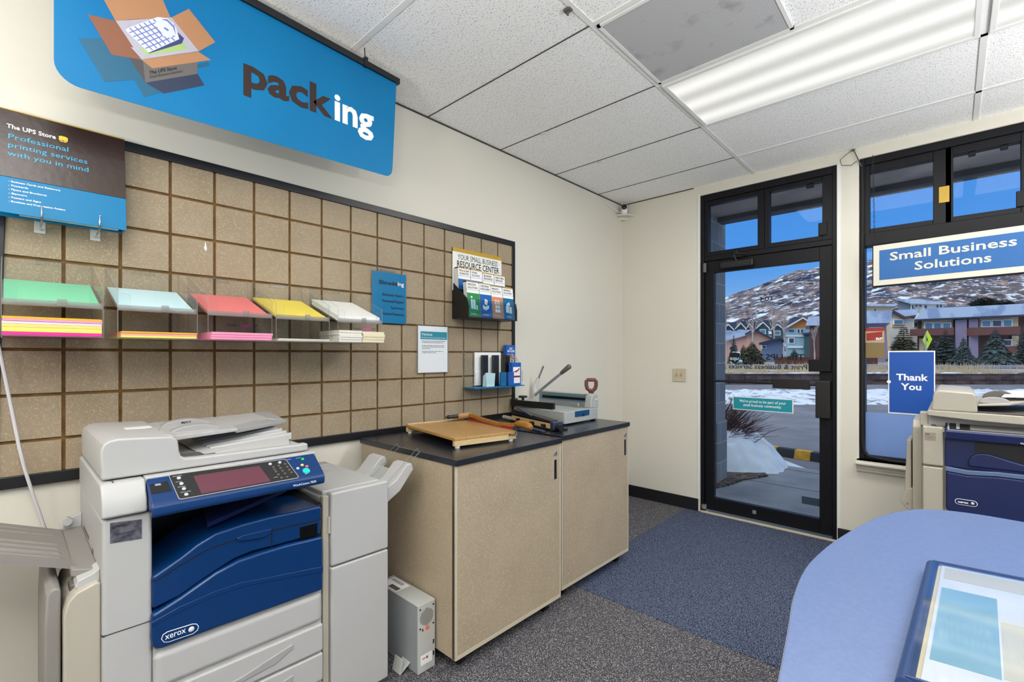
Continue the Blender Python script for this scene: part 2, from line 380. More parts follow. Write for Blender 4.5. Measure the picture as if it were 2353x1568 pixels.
for nm, x0, x1 in (('transom', .773, 1.147), ('transom', 1.23, 1.571)):
    b = MB()
    z0, z1 = 2.152, 2.542
    b.box((x0 - .035, A + .012, 2.118), (x0, A + .07, 2.575)).box((x1, A + .012, 2.118), (x1 + (.045 if x0 < 1 else .063), A + .07, 2.575))
    b.box((x0, A + .012, 2.118), (x1, A + .07, z0)).box((x0, A + .012, z1), (x1, A + .07, 2.575))
    if x0 > 1: b.box((x1 - .022, A + .0, z0), (x1 + .03, A + .02, z0 + .09)).box((x1 - .10, A + .02, z1 - .028), (x1 - .055, A + .04, z1))
    tr = build('transom_window', b, 'black_alu', d, bevel=.003)
    build('glass_pane', MB().box((x0 - .003, A + .04, z0 - .003), (x1 + .003, A + .046, z1 + .003)), 'glass', tr, smooth=0)

# ------------------------------------------------------------------ window_1
wd = bpy.data.objects.new('window_1', None); C.objects.link(wd); wd.location = (2.9, FY + .06, WZ0); wd['kind'] = 'structure'
b = MB().box((WX0, A, WZ0), (1.817, B, WZ1)).box((1.817, A, 2.58), (WX1, B, WZ1)).box((1.817, A, 2.035), (WX1, B, 2.118)).box((1.817, A, WZ0), (WX1, B, .625)).box((WX1 - .03, A, WZ0), (WX1, B, WZ1))
build('window_frame', b, 'black_alu', wd, bevel=.003)
build('glass_pane', MB().box((1.814, A + .04, .62), (WX1 - .02, A + .046, 2.04)), 'glass', wd, smooth=0)
build('privacy_film', MB().box((1.818, A + .036, .626), (WX1 - .03, A + .0395, .912)), 'frost', wd, smooth=0)
for x0, x1 in ((1.842, 2.16), (2.246, 2.537), (2.66, 2.98), (3.1, 3.4), (3.5, 4.3)):
    z0, z1 = 2.15, 2.528
    b = MB().box((x0 - .03, A + .012, 2.118), (x0, A + .07, 2.58)).box((x1, A + .012, 2.118), (x1 + .093, A + .07, 2.58))
    b.box((x0, A + .012, 2.118), (x1, A + .07, z0)).box((x0, A + .012, z1), (x1, A + .07, 2.58))
    if x0 == 2.246:
        b.box((x1 - .02, A, z0), (x1 + .03, A + .02, z0 + .09))
        for q in (2.32, 2.455): b.box((q, A + .02, z1 - .026), (q + .032, A + .04, z1))
    tr = build('transom_window', b, 'black_alu', wd, bevel=.003)
    build('glass_pane', MB().box((x0 - .003, A + .04, z0 - .003), (x1 + .003, A + .046, z1 + .003)), 'glass', tr, smooth=0)
    if x0 == 1.842: build('latch_glint', MB().box((2.187, A + .004, 2.245), (2.236, A + .014, 2.345)), 'gold', tr, bevel=.002)  # latch between the panes; its gold is reflected light put into the colour
p = [(1.80, A - .006, 2.60), (1.806, A - .010, 2.4), (1.803, A - .008, 1.9), (1.806, A - .008, 1.3), (1.804, A - .009, .9), (1.806, A - .01, .72), (1.815, A - .011, .655), (1.84, A - .012, .625), (1.95, A - .012, .612), (2.6, A - .012, .608)]
ca = build('black_cable', MB().tube(p, .009, 8), 'rubber', loc=(1.80, A, .6)); tag(ca, 'black cable running down the left jamb of the big window onto its ledge', 'cable')

# ------------------------------------------------------------------ ceiling things
def troffer(x0, x1, y0, y1, label):
    t = thing('ceiling_light', label, 'ceiling light', ((x0 + x1) / 2, (y0 + y1) / 2, ZC - .012), 'recessed ceiling lights')
    z0, z1 = ZC - .012, ZC + .003
    b = MB().box((x0, y0, z0), (x1, y0 + .022, z1)).box((x0, y1 - .022, z0), (x1, y1, z1)).box((x0, y0 + .022, z0), (x0 + .022, y1 - .022, z1)).box((x1 - .022, y0 + .022, z0), (x1, y1 - .022, z1))
    build('light_frame', b, 'grid_white', t, bevel=.003)
    build('diffuser', MB().box((x0 + .02, y0 + .02, ZC - .006), (x1 - .02, y1 - .02, ZC + .002)), 'diffuser', t, smooth=0)
m = bpy.data.materials.new('diffuser'); m.use_nodes = True; MATS['diffuser'] = m; n = m.node_tree; bs = n.nodes['Principled BSDF']
bs.inputs['Base Color'].default_value = (.22, .22, .21, 1); bs.inputs['Roughness'].default_value = .4
t_ = n.nodes.new('ShaderNodeTexCoord'); s_ = n.nodes.new('ShaderNodeSeparateXYZ'); n.links.new(t_.outputs['Object'], s_.inputs[0])
ma = n.nodes.new('ShaderNodeMath'); ma.operation = 'MULTIPLY'; ma.inputs[1].default_value = 2 * math.pi / .185; n.links.new(s_.outputs['Y'], ma.inputs[0])
mc = n.nodes.new('ShaderNodeMath'); mc.operation = 'COSINE'; n.links.new(ma.outputs[0], mc.inputs[0])
mr = n.nodes.new('ShaderNodeMapRange'); mr.inputs[1].default_value = -1; mr.inputs[2].default_value = 1; mr.inputs[3].default_value = .50; mr.inputs[4].default_value = .86
n.links.new(mc.outputs[0], mr.inputs[0]); n.links.new(mr.outputs[0], bs.inputs['Emission Strength']); bs.inputs['Emission Color'].default_value = (1, .99, .95, 1)
ck = n.nodes.new('ShaderNodeTexVoronoi'); ck.inputs['Scale'].default_value = 130; n.links.new(t_.outputs['Object'], ck.inputs['Vector'])
bp_ = n.nodes.new('ShaderNodeBump'); bp_.inputs['Strength'].default_value = .4; bp_.inputs['Distance'].default_value = .003; n.links.new(ck.outputs['Distance'], bp_.inputs['Height']); n.links.new(bp_.outputs[0], bs.inputs['Normal'])
troffer(1.146, 2.338, 2.318, 2.902, 'long white fluorescent ceiling light, fully in view above the door side of the room')
troffer(2.364, 3.557, 2.318, 2.902, 'white fluorescent ceiling light cut off at the top right corner of the photo')
v = thing('return_air_vent', 'grey perforated ceiling vent with dust marks beside the long ceiling light', 'air vent', (1.44, 2.0, ZC - .008))
x0, x1, y0, y1 = 1.146, 1.755, 1.709, 2.293
b = MB().box((x0, y0, ZC - .008), (x1, y0 + .014, ZC + .003)).box((x0, y1 - .014, ZC - .008), (x1, y1, ZC + .003)).box((x0, y0, ZC - .008), (x0 + .014, y1, ZC + .003)).box((x1 - .014, y0, ZC - .008), (x1, y1, ZC + .003))
build('vent_frame', b, 'grid_white', v)
m = bpy.data.materials.new('perforated'); m.use_nodes = True; MATS['perforated'] = m; n = m.node_tree; bs = n.nodes['Principled BSDF']; bs.inputs['Roughness'].default_value = .6
t_ = n.nodes.new('ShaderNodeTexCoord'); vo = n.nodes.new('ShaderNodeTexVoronoi'); vo.inputs['Scale'].default_value = 115; vo.inputs['Randomness'].default_value = 0
n.links.new(t_.outputs['Object'], vo.inputs['Vector']); r = n.nodes.new('ShaderNodeValToRGB')
r.color_ramp.elements[0].position = .33; r.color_ramp.elements[0].color = (*lin((96, 96, 98)), 1); r.color_ramp.elements[1].position = .42; r.color_ramp.elements[1].color = (*lin((186, 186, 186)), 1)
n.links.new(vo.outputs['Distance'], r.inputs[0])
no = n.nodes.new('ShaderNodeTexNoise'); no.inputs['Scale'].default_value = 9; no.inputs['Detail'].default_value = 6; n.links.new(t_.outputs['Object'], no.inputs['Vector'])
r2 = n.nodes.new('ShaderNodeMapRange'); r2.inputs[1].default_value = .56; r2.inputs[2].default_value = .74; r2.inputs[4].default_value = .5; n.links.new(no.outputs['Fac'], r2.inputs[0])
mx = n.nodes.new('ShaderNodeMix'); mx.data_type = 'RGBA'; n.links.new(r2.outputs[0], mx.inputs['Factor']); n.links.new(r.outputs[0], mx.inputs['A']); mx.inputs['B'].default_value = (*lin((112, 112, 112)), 1)
n.links.new(mx.outputs['Result'], bs.inputs['Base Color'])
build('perforated_face', MB().box((x0 + .013, y0 + .013, ZC - .005), (x1 - .013, y1 - .013, ZC + .002)), 'perforated', v, smooth=0)
for i, (px, py) in enumerate(((1305, 24), (1250, 308), (1378, 373))):
    c = onZ(px, py, ZC - .004); b = MB().box(c + Vector((-.016, -.012, -.004)), c + Vector((.016, .012, .007))).cyl(c + Vector((0, 0, -.004)), c + Vector((0, 0, -.02)), .005, seg=8)
    o = build('ceiling_clip', b, ['tray_dark', 'paper_grey', 'paper_grey'][i], loc=c, bevel=.002)
    tag(o, ['dark grey clip on the ceiling tile left of the vent', 'pale clip on the ceiling seam above the grid board', 'pale clip on the ceiling seam nearest the wall camera'][i], 'clip', 'small clips on the ceiling')
c0 = Vector((1.757, FY - .012, 2.698)); b = MB()
b.tube([c0, c0 + Vector((-.03, -.02, -.025)), c0 + Vector((-.07, -.03, -.06)), c0 + Vector((-.062, -.03, -.10)), c0 + Vector((-.01, -.012, -.108)), c0 + Vector((.02, -.004, -.085))], .0028, 6)
b.tube([c0, c0 + Vector((.022, .0, -.06)), c0 + Vector((.034, .004, -.10)), c0 + Vector((.045, .015, -.13))], .0035, 6).ball(c0 + Vector((0, 0, -.004)), .012, (1, 1, .6), 10, 6)
o = build('wire_loop', b, 'tray_dark', loc=c0); tag(o, 'grey wire loop hanging from the ceiling above the window corner', 'wire')

# ------------------------------------------------------------------ wall camera, switch, sign on the door
t = thing('security_camera', 'small white security camera on a corner shelf below the ceiling', 'camera', (.045, 3.88, 2.575))
c = Vector((.047, 3.872, 2.64)); dv = (EYE - c); dv.z = 0; dv.normalize()
build('camera_body', MB().tube([c + Vector((0, 0, -.048)), c + Vector((0, 0, -.044)), c + Vector((0, 0, -.02)), c + Vector((0, 0, .02)), c + Vector((0, 0, .034)), c + Vector((0, 0, .042))], [.018, .026, .029, .029, .022, .008], 20), 'white', t, smooth=60)
build('lens', MB().tube([c + dv * .02 + Vector((0, 0, .012)), c + dv * .032 + Vector((0, 0, .012)), c + dv * .036 + Vector((0, 0, .012))], [.025, .023, .016], 20), 'black_gloss', t, smooth=60)
q = [(XL, FY)] + [(XL + .125 * math.cos(a), FY - .125 * math.sin(a)) for a in [i * math.pi / 20 for i in range(11)]]
build('corner_shelf', MB().prism(q, 'z', 2.577, 2.589).prism([(XL, FY), (XL + .06, FY), (XL, FY - .06)], 'z', 2.555, 2.577), 'wall_paint', t, bevel=.003)
build('camera_wire', MB().tube([(.04, 3.87, 2.6), (.01, 3.8, 2.615), (XL + .004, 3.62, 2.65), (XL + .004, 3.3, 2.69)], .003, 6), 'white', t)
t = thing('light_switch', 'cream double light switch plate on the wall beside the glass door', 'light switch', (.537, FY, 1.07))
build('switch_plate', MB().box((.478, FY - .007, 1.072), (.597, FY, 1.186)), 'cabinet_edge', t, bevel=.003)
for x in (.517, .559):
    build('toggle', MB().box((x - .005, FY - .018, 1.122), (x + .005, FY - .006, 1.142)).ball((x, FY - .007, 1.102), .004).ball((x, FY - .007, 1.158), .004), 'gold', t, bevel=.001)
t = thing('door_decal', 'small teal notice with white words stuck on the door glass', 'sign', (1.17, A + .036, .87))
build('decal_sheet', MB().box((.958, A + .035, .866), (1.386, A + .0385, .970)), 'white', t)
build('colour_panel', MB().box((.964, A + .0335, .872), (1.379, A + .035, .965)), 'print_teal', t)
build('lettering', MB().text("We're proud to be part of your\nsmall business community.", (1.173, A + .033, .928), (1, 0, 0), (0, 0, 1), .021, 'CENTER', .008, ls=1.05, fit=.33), 'print_white', t, smooth=0)
# poster, stickers
t = thing('window_poster', 'blue poster with white words taped low inside the big window', 'poster', (2.05, A + .034, .92))
ZP = A + .0335
build('poster_sheet', MB().box((1.938, ZP, .916), (2.170, ZP + .003, 1.328)), 'white', t)
build('poster_print', MB().box((1.944, ZP - .0015, .924), (2.164, ZP, 1.320)), 'poster_blue', t) if M('poster_blue', (0, 76, 164), .5) else None
build('lettering', MB().text('Thank\nYou', (2.056, ZP - .0022, 1.137), (1, 0, 0), (0, 0, 1), .042, 'CENTER', .028, ls=1.05, fit=.158), 'print_white', t, smooth=0)
build('tape_dot', MB().cyl((1.942, ZP - .002, 1.124), (1.942, ZP, 1.124), .011), 'white', t)
M('sticker_red', (150, 34, 30), .5); M('sticker_cream', (176, 158, 118), .6); M('sticker_gold', (124, 106, 62), .5)
t = thing('window_sticker', 'red and cream sticker at the left edge of the big window', 'sticker', (1.866, A + .036, 1.385), 'stickers on the window')
build('sticker_sheet', MB().box((1.816, A + .0335, 1.384), (1.918, A + .0375, 1.484)), 'sticker_cream', t)
build('red_print', MB().box((1.816, A + .032, 1.462), (1.918, A + .0336, 1.484)).prism([(1.824, 1.398), (1.905, 1.404), (1.908, 1.458), (1.822, 1.448)], 'y', A + .032, A + .0336), 'sticker_red', t)
build('lettering', MB().text('BP', (1.872, A + .0315, 1.402), (1, 0, 0), (0, 0, 1), .016, bold=.02, fit=.036), 'print_white', t, smooth=0)
o = build('window_sticker', MB().box((1.818, A + .0335, 1.282), (1.920, A + .0375, 1.380)), 'sticker_gold', loc=(1.869, A + .035, 1.282))
tag(o, 'plain brown gold sticker right below the red one on the window', 'sticker', 'stickers on the window')

# ------------------------------------------------------------------ hanging sign in the window
t = thing('hanging_sign', 'blue and cream sign board hung across the big window by a chain', 'sign', (2.235, 3.84, 1.745))
z0, z1, X0, X1, Y0, tl = 1.749, 2.008, 1.874, 2.60, 3.842, .018
def sq(x0, x1, a, b, y0, y1): return [(x0, y0, a + tl * (x0 - X0)), (x1, y0, a + tl * (x1 - X0)), (x1, y1, a + tl * (x1 - X0)), (x0, y1, a + tl * (x0 - X0)), (x0, y0, b + tl * (x0 - X0)), (x1, y0, b + tl * (x1 - X0)), (x1, y1, b + tl * (x1 - X0)), (x0, y1, b + tl * (x0 - X0))]
build('sign_frame', MB().hexa(sq(X0 - .006, X1 + .006, z0 - .008, z1 + .004, Y0 + .004, Y0 + .05)), 'black_alu', t, bevel=.002)
M('sign_cream', (206, 202, 186), .5); M('sign_blue', (0, 88, 154), .45)
build('sign_border', MB().hexa(sq(X0, X1, z0, z1, Y0, Y0 + .006)), 'sign_cream', t)
build('sign_panel', MB().hexa(sq(X0 + .031, X1 - .031, z0 + .034, z1 - .034, Y0 - .0015, Y0)), 'sign_blue', t)
uu = Vector((1, 0, tl)).normalized()
build('lettering', MB().text('Small Business', (2.235, Y0 - .0025, 1.908), uu, (0, 0, 1), .052, 'CENTER', .016, fit=.555).text('Solutions', (2.245, Y0 - .0025, 1.832), uu, (0, 0, 1), .052, 'CENTER', .016, fit=.335), 'sign_cream', t, smooth=0)
b = MB()
for i in range(34):
    z = 2.60 - i * .0172; x = 1.869 + .010 * i / 34
    cpts = [Vector((x + (.0045 * math.cos(a) if i % 2 else 0), 3.862 + (0 if i % 2 else .0045 * math.cos(a)), z + .0095 * math.sin(a))) for a in [k * math.pi / 4 for k in range(8)]]
    b.tube(cpts, .0013, 4, True)
build('chain', b, 'black_satin', t)
# ------------------------------------------------------------------ grid display board on the left wall
GY = lambda t: .1368 + .1524 * t
GZ = lambda r: 1.3246 + .1524 * r - .0055       # middle of a groove
Y0, Y1, Z0, Z1 = -.035, 2.425, .880, 2.080
t = thing('display_board', 'large grooved fibreboard display board with black trim on the left wall', 'display board', (0, 1.2, .87))
build('backing', MB().box((-.012, Y0, Z0), (-.007, Y1, Z1)), 'mdf_groove_shade', t, smooth=0)
ys = [Y0] + [GY(i) for i in range(15)] + [Y1]; zs = [Z0] + [GZ(r) for r in range(-3, 5)] + [Z1]
zs = [Z0] + [z for z in zs[1:-1] if Z0 + .03 < z < Z1 - .02] + [Z1]
b = MB(); h = .0054
for i in range(len(ys) - 1):
    for j in range(len(zs) - 1):
        a0 = ys[i] + (h if i else 0); a1 = ys[i + 1] - (h if i < len(ys) - 2 else 0); c0 = zs[j] + (h if j else 0); c1 = zs[j + 1] - (h if j < len(zs) - 2 else 0)
        b.box((-.007, a0, c0), (0, a1, c1))
build('grooved_face', b, 'mdf', t, smooth=0)
fr = 'black_satin'
build('trim_strip', MB().box((-.012, Y0 - .04, 2.060), (.008, Y1 + .012, 2.096)), fr, t, bevel=.003)
build('trim_strip', MB().box((-.012, Y0 - .04, .864), (.008, Y1 + .012, .904)), fr, t, bevel=.003)
build('trim_strip', MB().box((-.012, 2.408, .904), (.008, Y1 + .012, 2.060)), fr, t, bevel=.003)
build('trim_strip', MB().hexa([(-.012, Y0 - .05, .904), (.008, Y0 - .05, .904), (.008, -.018, .904), (-.012, -.018, .904), (-.012, Y0 - .05, 2.06), (.008, Y0 - .05, 2.06), (.008, .006, 2.06), (-.012, .006, 2.06)]), fr, t, bevel=.003)
build('tape_scrap', MB().prism([(.555, 1.742), (.562, 1.728), (.566, 1.74), (.560, 1.77), (.558, 1.745)], 'x', 0, .0012), 'white', t)

# ------------------------------------------------------------------ hanging banner
BX = .29; nb = (1, 0, 0)
def bp(px, py, o=0): return onX(px, py, BX + .0016 + o)
t = thing('banner', 'big blue banner reading packing, hung from the ceiling over the left wall', 'banner', (BX, .7, 2.12))
yl, yr = .098, 1.255; outl = [(1.283, 2.612), (1.272, 2.40), (1.262, 2.20)]
outl += [(1.222 + .038 * math.cos(a), 2.186 + .038 * math.sin(a)) for a in [-i * math.pi / 14 for i in range(8)]]
outl += [(.158 + .06 * math.cos(a), 2.181 + .06 * math.sin(a)) for a in [-math.pi / 2 - i * math.pi / 14 for i in range(8)]]
outl += [(.098, 2.40), (.098, 2.660)]
two('banner_blue', [(0, 94, 152), ((0, 122, 172), 1.1, .35, .75, (1, 1, 1), 2)], .45, .25)
build('banner_sheet', MB().prism(outl, 'x', BX, BX + .0012), 'banner_blue', t, smooth=0)
build('hanging_rail', MB().hexa([(BX - .012, .02, 2.656), (BX + .014, .02, 2.656), (BX + .014, 1.296, 2.606), (BX - .012, 1.296, 2.606), (BX - .012, .02, 2.688), (BX + .014, .02, 2.688), (BX + .014, 1.296, 2.632), (BX - .012, 1.296, 2.632)]), 'black_satin', t, bevel=.002)
for y in (1.115, .25):
    zt = 2.688 - (y - .02) * .0439
    build('hanger', MB().box((BX - .016, y - .008, zt - .03), (BX + .018, y + .008, zt + .012)).tube([(BX, y, zt + .01), (BX + .004, y, zt + .02), (BX, y, 2.70)], .0025, 6), 'black_satin', t)
L = MB(); a, c = bp(556, 192), bp(805.5, 289); org = Vector((BX + .0018, 0, 0)) ; zb = 2.3245
L.text('pack', (BX + .002, .607, zb), (0, 1, 0), (0, 0, 1), .118, bold=.031, fit=.352)
build('lettering', L, 'print_brown', t, smooth=0)
L = MB().text('ing', (BX + .002, .966, zb), (0, 1, 0), (0, 0, 1), .118, bold=.028, fit=.190)
build('lettering', L, 'print_white', t, smooth=0)
# the printed picture of an open carton (flat print: its own painted shade belongs to the picture)
M('pr_card', (164, 118, 82), .45); M('pr_card_dark', (126, 78, 54), .45); M('pr_grey', (92, 88, 86), .45); M('pr_grey_dark', (62, 62, 68), .45)
M('pr_teal', (0, 84, 116), .4); M('pr_navy', (28, 42, 70), .4); M('pr_paper', (164, 162, 176), .5); M('pr_cloth', (200, 206, 226), .5); M('pr_stripe', (104, 112, 172), .5); M('pr_lime', (150, 178, 108), .5); M('pr_dkplaid', (48, 54, 108), .5)
P = MB(); cols = ['pr_teal', 'pr_navy', 'pr_grey', 'pr_grey_dark', 'pr_card', 'pr_card_dark', 'pr_paper', 'pr_lime', 'pr_dkplaid', 'pr_cloth', 'pr_stripe', 'print_black']
ly = [0.0]
def pp(ci, pts):
    ly[0] += .00004; P.mi = ci; P.poly([bp(x, y, .0002 + ly[0]) for x, y in pts])
pp(0, [(181, 88), (235, 88), (300, 134), (334, 190), (372, 212), (332, 223), (309, 183), (240, 188)])
pp(0, [(455, 148), (476, 142), (482, 150), (454, 156)])
pp(1, [(334, 190), (453, 168), (470, 196), (376, 215)])
pp(2, [(318, 150), (328, 130), (455, 120), (453, 170), (334, 190)]); pp(3, [(296, 132), (328, 135), (334, 190)])
pp(4, [(239, 0), (233, -18), (366, -20), (392, 41), (266, 49)]); pp(5, [(266, 49), (300, 44), (392, 41), (398, 48), (270, 56)])
pp(5, [(201, 33), (266, 48), (325, 137), (257, 126)]); pp(4, [(394, 40), (434, 20), (495, 97), (457, 118)]); pp(4, [(325, 137), (456, 119), (485, 138), (350, 157)])
pp(6, [(266, 48), (394, 40), (457, 118), (325, 137)])
pp(7, [(320, 112), (420, 98), (434, 105), (428, 114), (340, 127)]); pp(8, [(340, 112), (408, 74), (423, 88), (418, 100), (342, 123)])
A4 = [(286, 67), (362, 39), (412, 90), (342, 121)]; pp(9, [(286, 67), (362, 39), (385, 42), (404, 62), (412, 90), (342, 121)])
def bl(u, v):
    x = [(1 - u) * (1 - v) * A4[0][k] + u * (1 - v) * A4[1][k] + u * v * A4[2][k] + (1 - u) * v * A4[3][k] for k in (0, 1)]; return (x[0], x[1])
for k in range(1, 7):
    u = k / 7; pp(10, [bl(u - .018, .02), bl(u + .018, .02), bl(u + .018, .98), bl(u - .018, .98)])
for k in range(1, 6):
    u = k / 6; pp(10, [bl(.02, u - .018), bl(.97, u - .018), bl(.97, u + .018), bl(.02, u + .018)])
pp(9, [(356, 52), (372, 42), (398, 52), (406, 76), (392, 88), (372, 82)])
for q in ([(352, 58), (358, 62), (370, 74), (376, 86), (366, 76)], [(370, 44), (384, 44), (401, 60), (404, 80), (397, 62), (384, 49)], [(378, 62), (388, 68), (386, 72), (376, 65)]): pp(10, q)
for q in ([(270, 50), (300, 50), (292, 66), (282, 70)], [(300, 108), (316, 112), (328, 134), (322, 132)], [(420, 100), (440, 100), (454, 118), (440, 119)], [(340, 128), (420, 117), (430, 121), (330, 136)]): pp(6, q)
P.mi = 11; q0 = bp(344, 176, .0012); q1 = bp(440, 158, .0012); u = (q1 - q0).normalized()
P.text('The UPS Store', bp(343, 171, .0012), u, (0, 0, 1), .012, bold=.03, fit=.092).text('Small Business Solutions', bp(344, 180, .0012), u, (0, 0, 1), .010, fit=.11)
build('printed_picture', P, cols, t, smooth=0)

# ------------------------------------------------------------------ easel binder on two hooks
t = thing('presentation_binder', 'brown and turquoise presentation binder resting on two hooks high on the board', 'binder', (.08, .14, 1.735))
zb, zt, ya, yb = 1.742, 2.078, -.030, .293
def cov(x, y0, y1, z0, z1, th, out=0):
    xb = lambda z: x + .105 - (z - zb) * .13 + out
    return [(xb(z0) - th, y0, z0), (xb(z0), y0, z0), (xb(z0), y1, z0), (xb(z0) - th, y1, z0), (xb(z1) - th, y0, z1), (xb(z1), y0, z1), (xb(z1), y1, z1), (xb(z1) - th, y1, z1)]
build('front_cover', MB().hexa(cov(0, ya, yb, 1.858, zt, .004)), 'print_brown', t, bevel=.0012)
build('front_cover_band', MB().hexa(cov(0, ya, yb, zb, 1.858, .004)), 'print_cyan', t, bevel=.0012)
build('gold_edge', MB().hexa(cov(0, ya, yb, zt, zt + .003, .004)), 'gold', t)
build('page_block', MB().hexa(cov(-.008, ya + .06, yb - .02, zb + .002, zt - .02, .026)), 'paper_grey', t)
build('back_cover', MB().hexa(cov(-.04, ya, yb - .008, zb - .004, zt - .03, .004)), 'print_cyan', t, bevel=.0012)
build('spine', MB().hexa(cov(-.006, yb - .012, yb - .004, zb, zt - .03, .034)), 'print_brown', t)
xb = lambda z: .105 - (z - zb) * .13 + .0007
vv = Vector((-.13, 0, 1)).normalized(); uy = (0, 1, 0)
def bt(L, s, y, z, cap, fit, **k): return L.text(s, (xb(z), y, z), uy, vv, cap, fit=fit, **k)
L = MB(); bt(L, 'The UPS Store', .002, 2.018, .014, .112, bold=.02); build('lettering', L, 'print_white', t, smooth=0)
L = MB(); bt(L, 'Professional', .004, 1.984, .017, .138); bt(L, 'printing services', .004, 1.956, .017, .186); bt(L, 'with you in mind', .004, 1.928, .017, .190); build('lettering', L, 'print_cyan_text', t, smooth=0)
L = MB()
for k, (s, f) in enumerate((('- Business Cards and Stationery', .118), ('- Postcards', .043), ('- Flyers and Brochures', .085), ('- Banners', .04), ('- Posters and Signs', .072), ('- Booklets and Presentation Folders', .129))):
    bt(L, s, .006, 1.842 - k * .0128, .0055, f, bold=.02)
build('lettering', L, 'print_white', t, smooth=0)
c = Vector((xb(2.022), .132, 2.022)); L = MB()
L.poly([c + Vector((.0003, y_, z_)) for y_, z_ in ((-.011, .009), (-.005, .0115), (.005, .0115), (.011, .009), (.011, -.002), (.006, -.009), (0, -.012), (-.006, -.009), (-.011, -.002))]); L.mi = 1
L.text('ups', c + Vector((.0006, -.0085, -.004)), uy, vv, .009, bold=.02, fit=.017)
build('shield_emblem', L, ['yellow_shield', 'print_brown'], t, smooth=0)
for y, lb in ((.079, 'left metal hook under the brown and turquoise binder'), (.219, 'right metal hook under the brown and turquoise binder')):
    t = thing('display_hook', lb, 'hook', (.0, y, 1.71), 'hooks holding the binder')
    build('hook_plate', MB().box((0, y - .014, 1.710), (.004, y + .014, 1.752)), 'paper_grey', t, bevel=.003)
    build('hook_wire', MB().tube([(.004, y, 1.722), (.012, y, 1.721), (.10, y, 1.728), (.120, y, 1.732), (.126, y, 1.742), (.1275, y, 1.772)], .0026, 8).ball((.1275, y, 1.773), .0034), 'chrome', t)

# ------------------------------------------------------------------ five clear paper bins and their paper
BW = .222; BZ = 1.355
def make_bin(label):
    t = thing('paper_bin', label, 'paper bin', (0, 0, 0), 'clear paper bins on the display board')
    am = ['acrylic', 'acrylic_edge']; k = .003
    build('back_panel', MB().plate((.002, 0, 0), (.005, BW, .264)), am, t, smooth=0)
    for y in (0, BW - k):
        build('side_panel', MB().prism([(.005, 0), (.283, 0), (.283, .155), (.278, .160), (.005, .264)], 'y', y, y + k, mi_edge=1), am, t, smooth=0)
    build('bottom_shelf', MB().plate((.005, k, 0), (.29, BW - k, .003)), am, t, smooth=0)
    build('sloped_shelf', MB().prism([(.005, .186), (.279, .090), (.282, .090), (.282, .108), (.279, .108), (.279, .094), (.005, .190)], 'y', k, BW - k, mi_edge=1), am, t, smooth=0)
    build('label_clip', MB().box((.282, BW * .52, .092), (.287, BW * .52 + .022, .114)), 'acrylic_edge', t, bevel=.002)
    build('hanger_clip', MB().plate((.0005, BW * .35, .25), (.004, BW * .35 + .07, .268)), ['acrylic', 'acrylic_edge'], t, smooth=0)
    for y in (k, BW - k - .03):
        build('front_tab', MB().prism([(y, .108), (y + .03, .108), (y + .03, .140), (y + .024, .146), (y, .146)], 'x', .2795, .2815, mi_edge=1), am, t, smooth=0)
    return t
BY = [-.010, .245, .497, .732, .990]
bl_ = ['clear bin of green paper at the left end of the row', 'clear bin of pale blue paper, second from the left in the row', 'clear bin of salmon red paper in the middle of the row', 'clear bin of yellow paper, fourth in the row', 'clear bin of white paper at the right end of the row']
b0 = make_bin(bl_[0]); b0.location = (.0, BY[0], BZ)
for k in range(1, 5): dup(b0, (.0, BY[k], BZ), bl_[k])
pc = [((126, 206, 164), .004, 'green'), ((196, 228, 234), .004, 'pale blue'), ((232, 124, 122), .006, 'salmon red'), ((240, 218, 92), .010, 'yellow'), ((240, 240, 236), .024, 'white')]
for k, (c, th, nm) in enumerate(pc):
    m = 'paper_' + nm; M(m, c, .6, noise=(400, tuple(int(q * .96) for q in c), .4, .6))
    f = lambda x: BZ + .1895 - (x - .005) * .3503
    x0, x1 = .012, .272; b = MB(); n_ = max(1, int(th / .008))
    for j in range(n_):
        y0, y1 = BY[k] + .006 + .0015 * (j % 2), BY[k] + BW - .008 - .001 * (j % 2); ta, tb = th * j / n_, th * (j + 1) / n_ - .0002
        b.hexa([(x0, y0, f(x0) + ta + .001), (x1, y0, f(x1) + ta + .001), (x1, y1, f(x1) + ta + .001), (x0, y1, f(x0) + ta + .001), (x0, y0, f(x0) + tb + .001), (x1, y0, f(x1) + tb + .001), (x1, y1, f(x1) + tb + .001), (x0, y1, f(x0) + tb + .001)])
    o = build('paper_stack', b, m, loc=(.14, BY[k] + .11, f(.14)), smooth=0)
    tag(o, nm + ' paper on the sloped upper shelf of its clear bin', 'paper', 'paper on the sloped upper shelves')
M('paper_magenta', (226, 40, 146), .6); M('paper_lemon', (232, 216, 104), .6); M('paper_cream', (226, 206, 118), .6); M('paper_pink', (246, 150, 190), .6); M('paper_orange', (240, 172, 30), .6); M('paper_lilac', (230, 214, 224), .6); M('paper_rose', (250, 146, 180), .6); M('paper_peach', (246, 160, 150), .6); M('card_white', (226, 224, 214), .7, noise=(300, (206, 200, 184), .5, .62, (.2, .2, 8))); M('card_cream', (222, 212, 182), .7)
def ream(k, z0, z1, m, lb, y0=.010, y1=BW - .004, x0=.03, x1=.292, nm='paper_ream', sl=1, grp='reams on the lower shelves'):
    b = MB(); ya, yb = BY[k] + y0, BY[k] + y1; zz = BZ + .0035
    for j in range(sl):
        a, c = zz + z0 + (z1 - z0) * j / sl, zz + z0 + (z1 - z0) * (j + 1) / sl - .0003; s = .0022 * ((j * 7 + int(z0 * 9000)) % 3 - 1)
        b.box((x0 + s, ya + s * .6, a), (x1 + s, yb + s * .6, c))
    o = build(nm, b, m, loc=((x0 + x1) / 2, (ya + yb) / 2, zz + z0), smooth=0); tag(o, lb, 'paper', grp)
ya_ = .004
